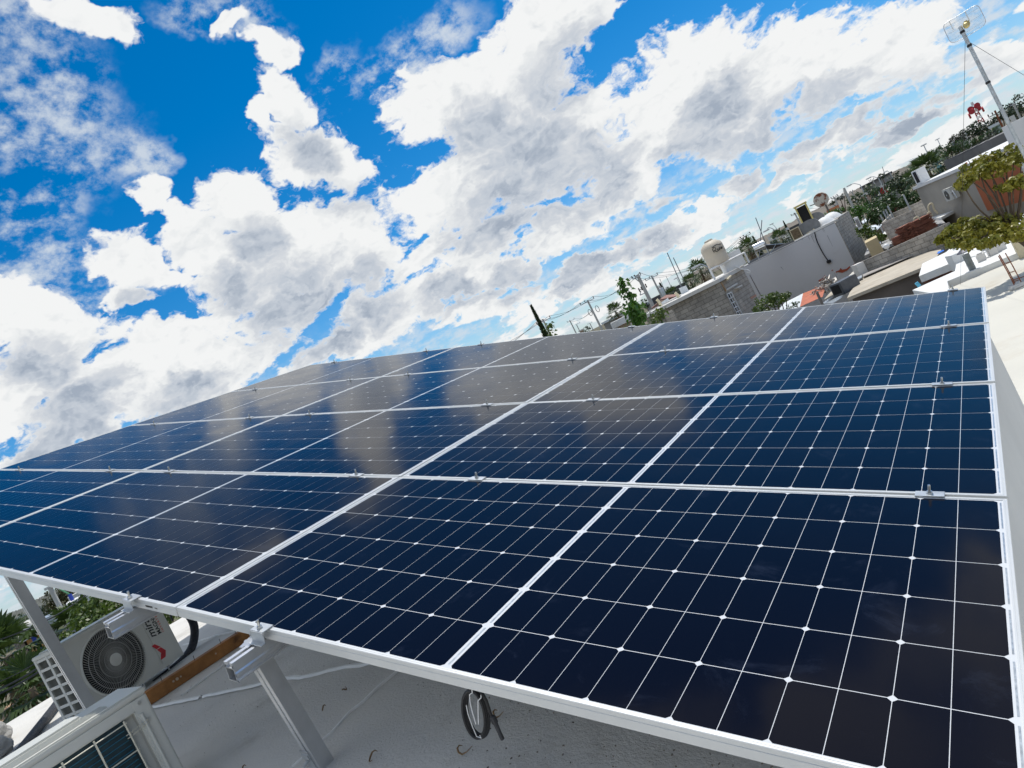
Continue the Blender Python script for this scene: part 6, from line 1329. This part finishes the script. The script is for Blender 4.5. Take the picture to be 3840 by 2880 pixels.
for k in (0, 2):
    wire('thin overhead wire from the %s of the midway pole to the long-armed pole' % NM3[k], T['c'][k], at2(ZN(1080, 320), 90), 0.6, 0.022)
    wire('thin overhead wire from the %s end of pole arms above the yellow-framed cooler' % NM3[k], T['i'][k], T['j'][k], 0.3, 0.022)
    wire('thin wire from the %s of the far pole pair to the rusty disc sign' % NM3[k], T['j'][k], T['k'][k], 1.0, 0.025)
    wire('thin overhead wire from the %s of the disc sign pole to the tall bare pole' % NM3[k], T['k'][k], at2(ZLr(205, 465), 75), 0.8, 0.018)
for k, (q0, q1, D0, D1) in enumerate(((ZH(560, 760), ZH(1760, 50), 60, 50), (ZH(620, 720), ZH(1740, 110), 60, 50), (ZH(720, 660), ZH(1720, 170), 60, 50), (ZH(820, 420), ZH(1500, 60), 80, 70), (ZJ(480, 800), ZJ(1400, 250), 90, 80), (ZJ(560, 760), ZJ(1400, 380), 90, 80))):
    wire(('lowest', 'second lowest', 'third lowest', 'fourth', 'second highest', 'highest')[k] + ' thin wire of the bundle running to the mast edge', at2(q0, D0), at2(q1, D1), 0.3, 0.016)
def lamp(lab, qt, D, arm=None, head=True, mt=None, zb=ZGR, globe=False, group='street lamps'):
    t = at2(qt, D); o = empty('street_lamp', Vector((t.x, t.y, zb))); H = t.z - zb; mt = mt or steel
    MB().tube([(0, 0, 0), (0, 0, H)], 0.10, 8, r2=0.055).build('post', mt, o); e = Vector((0, 0, H))
    if arm:
        a = at2(arm, D) - o.location; MB().tube(smooth_path([e, lerp(e, a, .5) + Vector((0, 0, .25)), a], 5), 0.045, 6).build('arm', mt, o); e = a
    mb = MB(); mb.box(e + Vector((0, 0, .02)), (0.75, 0.34, 0.16), rotz(math.atan2(CX.y, CX.x)), bev=0.05); mb.build('lamp_head', white_pt, o); return tag(o, lab, 'street lamp', group)
lamp('street lamp with white head above the large pale fan palm', ZH(320, 425), 110)
lamp('dark street lamp left of the grey-green skyline tree', ZH(580, 315), 150)
lamp('street lamp whose white arm reaches left over the ridge, by the palm', ZC(265, 760), 85, ZC(130, 805))
lamp('hooked street lamp above the arm lamp on the ridge', ZC(330, 740), 130, ZC(240, 668))
lamp('curved-arm street lamp behind the tall bare pole', ZLr(398, 422), 110, ZLr(268, 432))
lamp('curved-arm street lamp above the red kiosk', ZLr(618, 345), 110, ZLr(500, 345))
lamp('street lamp with short bent arm above the long warehouse end', ZLr(755, 280), 140, ZLr(700, 268))
lamp('street lamp with white head over the tall palm fronds', ZA(1790, 215), 55, ZA(1560, 205))
lamp('street lamp behind the fuse pole, right of the radio masts', ZA(1210, 440), 120, ZA(1180, 425))
t = at2(ZC(1330, 205), 80); sg = empty('disc_sign', gb(t)); MB().tube([(0, 0, 0), (0, 0, t.z - ZGR)], 0.09, 8).build('post', dark_wall, sg); c = at2(ZC(1265, 160), 80) - sg.location; nn = Vector((EYE.x - t.x, EYE.y - t.y, 0)).normalized()
rust_disc = mat('rusty_disc', (0.62, 0.56, 0.48), 0.8, 0, 0.1, 2.0, stain=((0.22, 0.07, 0.03), 2.2, 0.50, 0.58)); MB().lathe([(0.70, -0.08), (0.74, 0.0), (0.70, 0.08)], c, 26, nn.to_track_quat('Z', 'Y').to_matrix()).build('disc', rust_disc, sg); MB().tube([at2(ZC(1330, 208), 80) - sg.location, at2(ZC(1180, 235), 80) - sg.location, at2(ZC(1030, 290), 80) - sg.location], 0.05, 6).build('bracket', dark_wall, sg); tag(sg, 'rust-stained white disc sign on a dark pole against the sky', 'sign')
# radio masts and tower
def rod(lab, q0, q1, D, r, group='thin radio masts'):
    t = at2(q0, D); b = at2(q1, D); d = (b - t).normalized(); e = t + d * ((t.z - ZGR) / max(0.2, -d.z)); return tag(MB().tube([t, e], r, 5).build('radio_mast', mat('mast_grey', (0.22, 0.23, 0.25), 0.6, 0.4)), lab, 'radio mast', group)
rod('tallest thin radio mast left of the palm by the tank', ZA(1015, -60), ZA(1290, 560), 120, 0.075)
rod('thin radio mast right of the tallest one, by the palm', ZA(1130, 30), ZA(1310, 410), 125, 0.075)
rod('faint short radio mast near the white-armed pole', ZM(425, 318), ZM(478, 440), 180, 0.06)
rod('faint slim radio mast between white-armed pole and tallest mast', ZM(515, 285), ZM(575, 410), 180, 0.06)
rod('dark rod crossing another behind the solar water heater, leaning left', ZK(740, 115), ZK(840, 370), 62, 0.035)
rod('dark rod crossing another behind the solar water heater, nearly upright in the photo', ZK(815, 143), ZK(797, 390), 60, 0.035)
rod('thin mast above the long warehouse roof', ZLr(660, 205), ZLr(720, 380), 170, 0.06)
tp = at2(ZJ(642, 425), 420); tw = empty('radio_tower', gb(tp)); H = tp.z - ZGR; red_w = mat('tower_red', (0.42, 0.03, 0.04), 0.6); n = 9; sec = [0, .5, .6, .68, .76, .84, .9, 1.0]
for k in range(7):
    mb = MB(); z0, z1 = H * sec[k], H * sec[k + 1]; w0, w1 = lerp(2.4, 0.35, sec[k]), lerp(2.4, 0.35, sec[k + 1])
    for i in range(3):
        a0, a1 = i * 2.094, (i + 1) * 2.094; P0 = Vector((w0 * math.cos(a0), w0 * math.sin(a0), z0)); P1 = Vector((w1 * math.cos(a0), w1 * math.sin(a0), z1)); Q0 = Vector((w0 * math.cos(a1), w0 * math.sin(a1), z0)); Q1 = Vector((w1 * math.cos(a1), w1 * math.sin(a1), z1))
        mb.tube([P0, P1], 0.35, 4); mb.tube([P0, Q1], 0.2, 4); mb.tube([Q0, P1], 0.2, 4)
    mb.build('section', red_w if k % 2 == 1 else white_pt, tw)
mb = MB(); zc = H * 0.80
for k in range(6): a = k * 1.047; mb.lathe([(1.3, 0), (1.3, 0.8)], (2.4 * math.cos(a), 2.4 * math.sin(a), zc + (k % 3) * 1.4 - 1), 12, Vector((math.cos(a), math.sin(a), 0)).to_track_quat('Z', 'Y').to_matrix())
mb.build('dish_cluster', red_w, tw); tag(tw, 'red and white lattice radio tower with dish cluster far behind the trees', 'tower')

# ------------------------------------------------------------------ far buildings
def far_house(lab, q0, q1, D, h, mt, roof=None, depth=8, win=0, cat='house', group='far houses below the skyline', name='far_house'):
    a, b = at2(q0, D), at2(q1, D); b.z = a.z = (a.z + b.z) / 2; o = empty(name, gb((a + b) / 2)); mb = MB(); n = away_of(a, b); wall_prism(mb, a, b, min(ZGR, a.z - h), depth); part(mb.build('wall', mt), o)
    if roof:
        mb = MB(); d = (b - a).normalized() * 0.3; mb.prism([a - d - n * .4, b + d - n * .4, b + d + n * depth, a - d + n * depth], (0, 0, 0.35)); part(mb.build('roof', roof), o)
    for k in range(win):
        c = lerp(a, b, (k + .7) / (win + .4)); mb = MB(); d = (b - a).normalized(); z0 = a.z - h * .3; mb.prism([c - d * .5 - n * .05 + Vector((0, 0, -h * .25)), c + d * .5 - n * .05 + Vector((0, 0, -h * .25)), c + d * .5 - n * .05 + Vector((0, 0, -h * .6)), c - d * .5 - n * .05 + Vector((0, 0, -h * .6))], n * .04); part(mb.build('window', glass_d), o)
    return tag(o, lab, cat, group)
far_w = mat('far_white', (0.70, 0.68, 0.64), 0.9, 0, 0.06, .3); far_g = mat('far_grey', (0.30, 0.29, 0.28), 0.9, 0, 0.1, .3); far_t = mat('far_tan', (0.42, 0.34, 0.26), 0.9, 0, 0.1, .3); wh_roof = mat('warehouse_roof', (0.075, 0.075, 0.08), 0.8, 0, 0.15, .2)
far_house('long dark warehouse roof left of the tall palm', ZM(280, 610), ZM(800, 350), 200, 8, wh_roof, None, 30, 0, 'warehouse')
far_house('long warehouse with dark eave and pale front on the ridge', ZLr(415, 462), ZLr(765, 283), 175, 6, far_g, wh_roof, 20, 5, 'warehouse')
far_house('red kiosk with white roof below the long warehouse', ZLr(620, 470), ZLr(705, 425), 120, 4, mat('kiosk_red', (0.40, 0.03, 0.04), .7), far_w, 6, 1, 'kiosk')
far_house('small pink house with pale roof below the warehouse', ZLr(415, 572), ZLr(495, 530), 118, 4, mat('pink_wall', (0.45, 0.33, 0.29), .9), far_w, 6, 1)
far_house('orange-roofed low house behind the shrub row', ZC(1450, 405), ZC(1600, 360), 90, 3, far_t, mat('orange_roof', (0.52, 0.20, 0.10), .8), 6, 0)
far_house('white houses below the ridge, right of the rusty disc sign', ZC(1490, 290), ZC(1600, 240), 190, 5, far_w, None, 8, 2)
far_house('pale block at the ridge foot behind the solar heater', ZK(880, 350), ZK(960, 310), 180, 5, far_w, None, 8, 2)
far_house('pale grey sheds beyond the palm and the cream cooler', ZC(415, 860), ZC(560, 790), 120, 3, far_w, tin_white, 8, 0)
far_house('dark parked sheds below the ridge, left of the yellow-framed cooler', ZC(600, 745), ZC(820, 645), 160, 4, wh_roof, None, 8, 0)
far_house('white house by the palm behind the climbing plant', (2328, 1195), (2372, 1172), 75, 3, far_w, slab_m, 6, 2)
far_house('white-roofed house strip just above the panel edge by the small palm', (2316, 1224), (2378, 1196), 40, 3, far_t, sun_roof, 4, 0)
far_house('grey roof line right of the long-armed pole', (2262, 1213), (2340, 1180), 120, 5, far_g, tin_white, 10, 2)
far_house('grey house mass under the fuse pole', ZM(240, 700), ZM(300, 660), 85, 5, far_g, tin_grey, 6, 1)
far_house('low houses between the small poles beyond the panels', ZN(910, 610), ZN(960, 585), 200, 5, far_t, far_w, 8, 1)
far_house('white roofs on the skyline between grey-green tree and dark tree', ZH(1050, 260), ZH(1160, 205), 170, 5, far_w, sun_roof, 10, 0)
far_house('pale flat roof below the skyline lamps', ZH(820, 410), ZH(1080, 270), 150, 5, far_g, far_w, 12, 0)
far_house('teal-roofed shed on the skyline by the street lamp', ZH(440, 590), ZH(530, 535), 170, 5, mat('teal_sheet', (0.20, 0.38, 0.38), .6), None, 10, 0)
far_house('white tents right of the small hooked lamp', ZH(215, 690), ZH(350, 620), 140, 4, far_w, sun_roof, 8, 0)
far_house('pale teal house behind the rusty-footed pole', ZJ(880, 720), ZJ(990, 690), 120, 4, mat('teal_wall', (0.38, 0.48, 0.45), .9), tin_white, 8, 1)
far_house('white house on the slope behind the mast', ZJ(1090, 600), ZJ(1150, 570), 120, 4, far_w, None, 6, 1)
rt = tag(empty('red_tile_house', at2(ZA(1000, 800), 48)), 'house with faded red tiled hip roof behind the block house roof', 'house'); tile = mat('faded_tile', (0.30, 0.17, 0.14), .9, 0, .25, 3)
mb = MB(); A1, A2, A3, A4 = at2(ZA(870, 820), 48), at2(ZA(990, 735), 52), at2(ZA(1230, 715), 52), at2(ZA(1260, 740), 48); mb.prism([A1, A2, A3, A4], (0, 0, -.12)); part(mb.build('roof', tile), rt); mb = MB(); wall_prism(mb, A1 - Vector((0, 0, .15)), A4 - Vector((0, 0, .15)), ZGR, 3); part(mb.build('wall', far_t), rt)
mb = MB(); wall_prism(mb, at2(ZA(720, 985), 44), at2(ZA(860, 860), 44), ZGR, 3); simple('red_tile_porch', mb, tile, 'faded red tiled porch at the foot of the fuse pole', 'porch')
g0 = at2(ZG_(0, 855), 47); g1 = at2(ZG_(100, 818), 47); mb = MB(); wall_prism(mb, g0, g1, g0.z - .75, .7); wo = tag(mb.build('window_cooler', white_pt), 'white window cooler with grey grille behind the block end wall', 'cooler'); mb = MB(); n = away_of(g0, g1); wall_prism(mb, lerp(g0, g1, .15) - Vector((0, 0, .12)), lerp(g0, g1, .8) - Vector((0, 0, .12)), g0.z - .62, .02, -.03); mb.build('grille', far_g).parent = wo
sheet('roof_sheet', (ZG_(60, 1010), ZG_(320, 830), ZG_(380, 880), ZG_(80, 1040)), -1.7, tin_white, 'white roof sheet with orange edge below the window cooler', 'roof sheet', 'loose roof sheets', 0, .08)
sheet('roof_sheet', (ZG_(260, 1090), ZG_(420, 1020), ZG_(690, 960), ZG_(560, 1110), ZG_(420, 1130)), -2.0, tin_white, 'bent white roof sheet left of the roofless block room', 'roof sheet', 'loose roof sheets', 0, .04)
for k, (q0, q1) in enumerate((((620, 770), (705, 920)), ((690, 690), (765, 855)), ((740, 650), (820, 800)), ((790, 565), (875, 730)), ((1150, 310), (1230, 560)))):
    t, b = at2(ZG_(*q0), 48.5), at2(ZG_(*q1), 48.5); simple('fence_post', MB().tube([Vector((t.x, t.y, b.z - .6)), t], 0.05, 6), steel, 'thin pale steel post, %s of the row by the roofless block room' % ('first from the left', 'second from the left', 'third from the left', 'fourth from the left', 'rightmost')[k], 'post', 'steel posts by the block room')

# ------------------------------------------------------------------ bottom-left: garden and town beyond our roof
palm('near fan palm at the left picture edge with dead brown fronds', at(-20, 2370, 24), 6.3, 1.25, 34, 34, 31, group='garden palms beyond the roof', blades=16, skirt=.6, trunk_r=.16)
palm('near fan palm between the tall leg and the air conditioner top', at(262, 2282, 26), 6.3, 0.95, 26, 8, 32, group='garden palms beyond the roof', blades=16)
palm('lower fan palm with yellow fronds left of the air conditioner', at(150, 2470, 22), 5.0, 0.85, 26, 16, 33, group='garden palms beyond the roof', blades=16)
palm('fan palm low behind the white roof edge', at(75, 2500, 20), 4.6, 0.95, 26, 20, 34, group='garden palms beyond the roof', blades=16)
bush('garden_hedge', 'yellow-green leafy hedge above the air conditioner', [((330, 2300), 0, 1), ((390, 2270), 0, 1), ((450, 2265), 0, 1), ((510, 2285), 0, 1), ((360, 2350), -.4, 1), ((430, 2330), -.4, 1), ((300, 2370), -.5, .9), ((580, 2300), 0, 1), ((650, 2320), 0, 1)], 15.5, 0.36, green_y, 330, 0.065, 35, cat='hedge', tr=.06)
bush('pine_tree', 'big open pine tree beside the white pole, beyond the palms', [(ZQ(1000, 470), 0, 1), (ZQ(1120, 520), 0, .9), (ZQ(940, 580), 0, .9), (ZQ(1060, 640), 0, .9), (ZQ(900, 700), 0, .7), (ZQ(1050, 750), 0, .6), (ZQ(1320, 480), 2, .6), (ZQ(1180, 440), 0, .7)], 60, 0.75, leafmat('pine_needles', (0.035, 0.042, 0.012), (0.085, 0.090, 0.028), (0.14, 0.13, 0.05)), 420, 0.12, 36, tr=.2)
bush('street_tree', 'dark street tree left of the tall leg', [(ZQ(480, 930), 0, 1), (ZQ(560, 900), 0, .9)], 70, 0.8, green_d, 220, 0.16, 37)
bush('street_tree', 'dark trees behind the tall leg', [(ZQ(720, 810), 0, 1), (ZQ(800, 850), 0, 1), (ZQ(920, 800), 0, .8)], 75, 0.75, green_d, 220, 0.16, 38)
t = at2(ZQ(885, 340), 40); wp = empty('utility_pole', gb(t)); MB().tube([(0, 0, 0), (0, 0, t.z - ZGR)], .15, 9, r2=.10).build('post', conc_pole, wp, True); mb = MB(); mb.box((0, 0, t.z - ZGR), (.5, .12, .12), rotz(.6)); mb.build('crossarm', steel, wp); tag(wp, 'pale concrete pole standing before the big pine tree', 'utility pole', 'utility poles in the streets')
blue_p = mat('blue_post', (0.02, 0.05, 0.32), .5); t = at2(ZQ(1235, 465), 42); bp_ = empty('street_lamp', gb(t)); MB().tube([(0, 0, 0), (0, 0, t.z - ZGR)], .13, 8, r2=.09).build('post', blue_p, bp_); MB().tube([Vector((0, 0, t.z - ZGR)), at2(ZQ(1060, 372), 42) - bp_.location], .04, 6).build('arm', mat('green_arm', (0.12, .34, .18), .5), bp_); tag(bp_, 'blue lamp post with a green arm right of the pine tree', 'street lamp', 'street lamps')
t = at2(ZQ(540, 1130), 38); gl = empty('street_lamp', gb(t)); MB().tube([(0, 0, 0), (0, 0, t.z - ZGR)], .09, 8).build('post', blue_p, gl); c = at2(ZQ(520, 1088), 38) - gl.location; MB().lathe([(.05, -.36), (.22, -.32), (.36, -.12), (.40, .06), (.32, .26), (.14, .38), (.02, .40)], c, 20).build('globe', mat('globe_glass', (.62, .60, .55), .25, 0, .1), gl, True); tag(gl, 'blue lamp post with a round white globe left of the tall leg', 'street lamp', 'street lamps')
for k, (lab, q0, q1, D, mt, rf) in enumerate((('green and white shop front beyond the globe lamp', ZQ(430, 1210), ZQ(680, 1110), 62, mat('green_wall', (.05, .27, .20), .8), far_w), ('ochre wall below the globe lamp', ZQ(450, 1270), ZQ(720, 1180), 55, mat('ochre_front', (.50, .28, .12), .9), far_w), ('white flat house left of the globe lamp', ZQ(290, 1110), ZQ(420, 1040), 66, far_w, far_t), ('grey concrete house by the left palm', ZQ(150, 1180), ZQ(290, 1060), 60, far_g, slab_m), ('cream houses under the far hill', ZQ(330, 910), ZQ(520, 820), 160, mat('cream_wall', (.62, .54, .42), .9), far_w), ('long white roofs at the foot of the far hill', ZQ(0, 1000), ZQ(140, 935), 260, far_w, far_w), ('white block right of the tall leg under the hill', ZQ(630, 745), ZQ(790, 680), 200, far_w, far_w), ('white house front right of the blue lamp post', ZQ(1350, 690), ZQ(1640, 570), 40, mat('beige_front', (.55, .47, .40), .9), sun_roof), ('grey house upper floor behind the blue lamp post', ZQ(1330, 560), ZQ(1520, 480), 55, far_g, slab_m), ('white roofs right of the pine foot', ZQ(1030, 850), ZQ(1150, 800), 58, far_w, far_w), ('grey roof patch among the palms', ZQ(800, 1030), ZQ(980, 970), 40, far_g, tin_grey), ('brick shop behind the tall leg', ZQ(620, 1150), ZQ(760, 1080), 66, mat('brown_wall', (.28, .16, .11), .9), far_w))):
    far_house(lab, q0, q1, D, 3.2, mt, rf, 6, 2 if k in (0, 2, 7) else 0, group='town houses beyond the garden')
wire('pale cable crossing from the left edge past the tall leg to the panels', at2(ZQ(-60, 1290), 22), at2(ZQ(1600, 420), 26), .15, .02)
for k, (q0, q1) in enumerate((((-10, 2587), (186, 2474)), ((-10, 2604), (192, 2486)), ((-10, 2560), (180, 2455)))):
    wire('%s of three dark cables crossing the palms below the air conditioner' % ('middle', 'lowest', 'topmost and thinnest')[k], at(*q0, 9.6), at(*q1, 9.9), .02, (.012, .014, .006)[k])
mb = roofpoly(((-20, 2755), (20, 2650), (270, 2500), (330, 2520), (60, 2720)), ZGR + .8, .8); simple('earth_bank', mb, mat('earth', (.36, .24, .15), .95, 0, .25, 2), 'strip of bare brown earth below the white roof edge', 'earth bank')
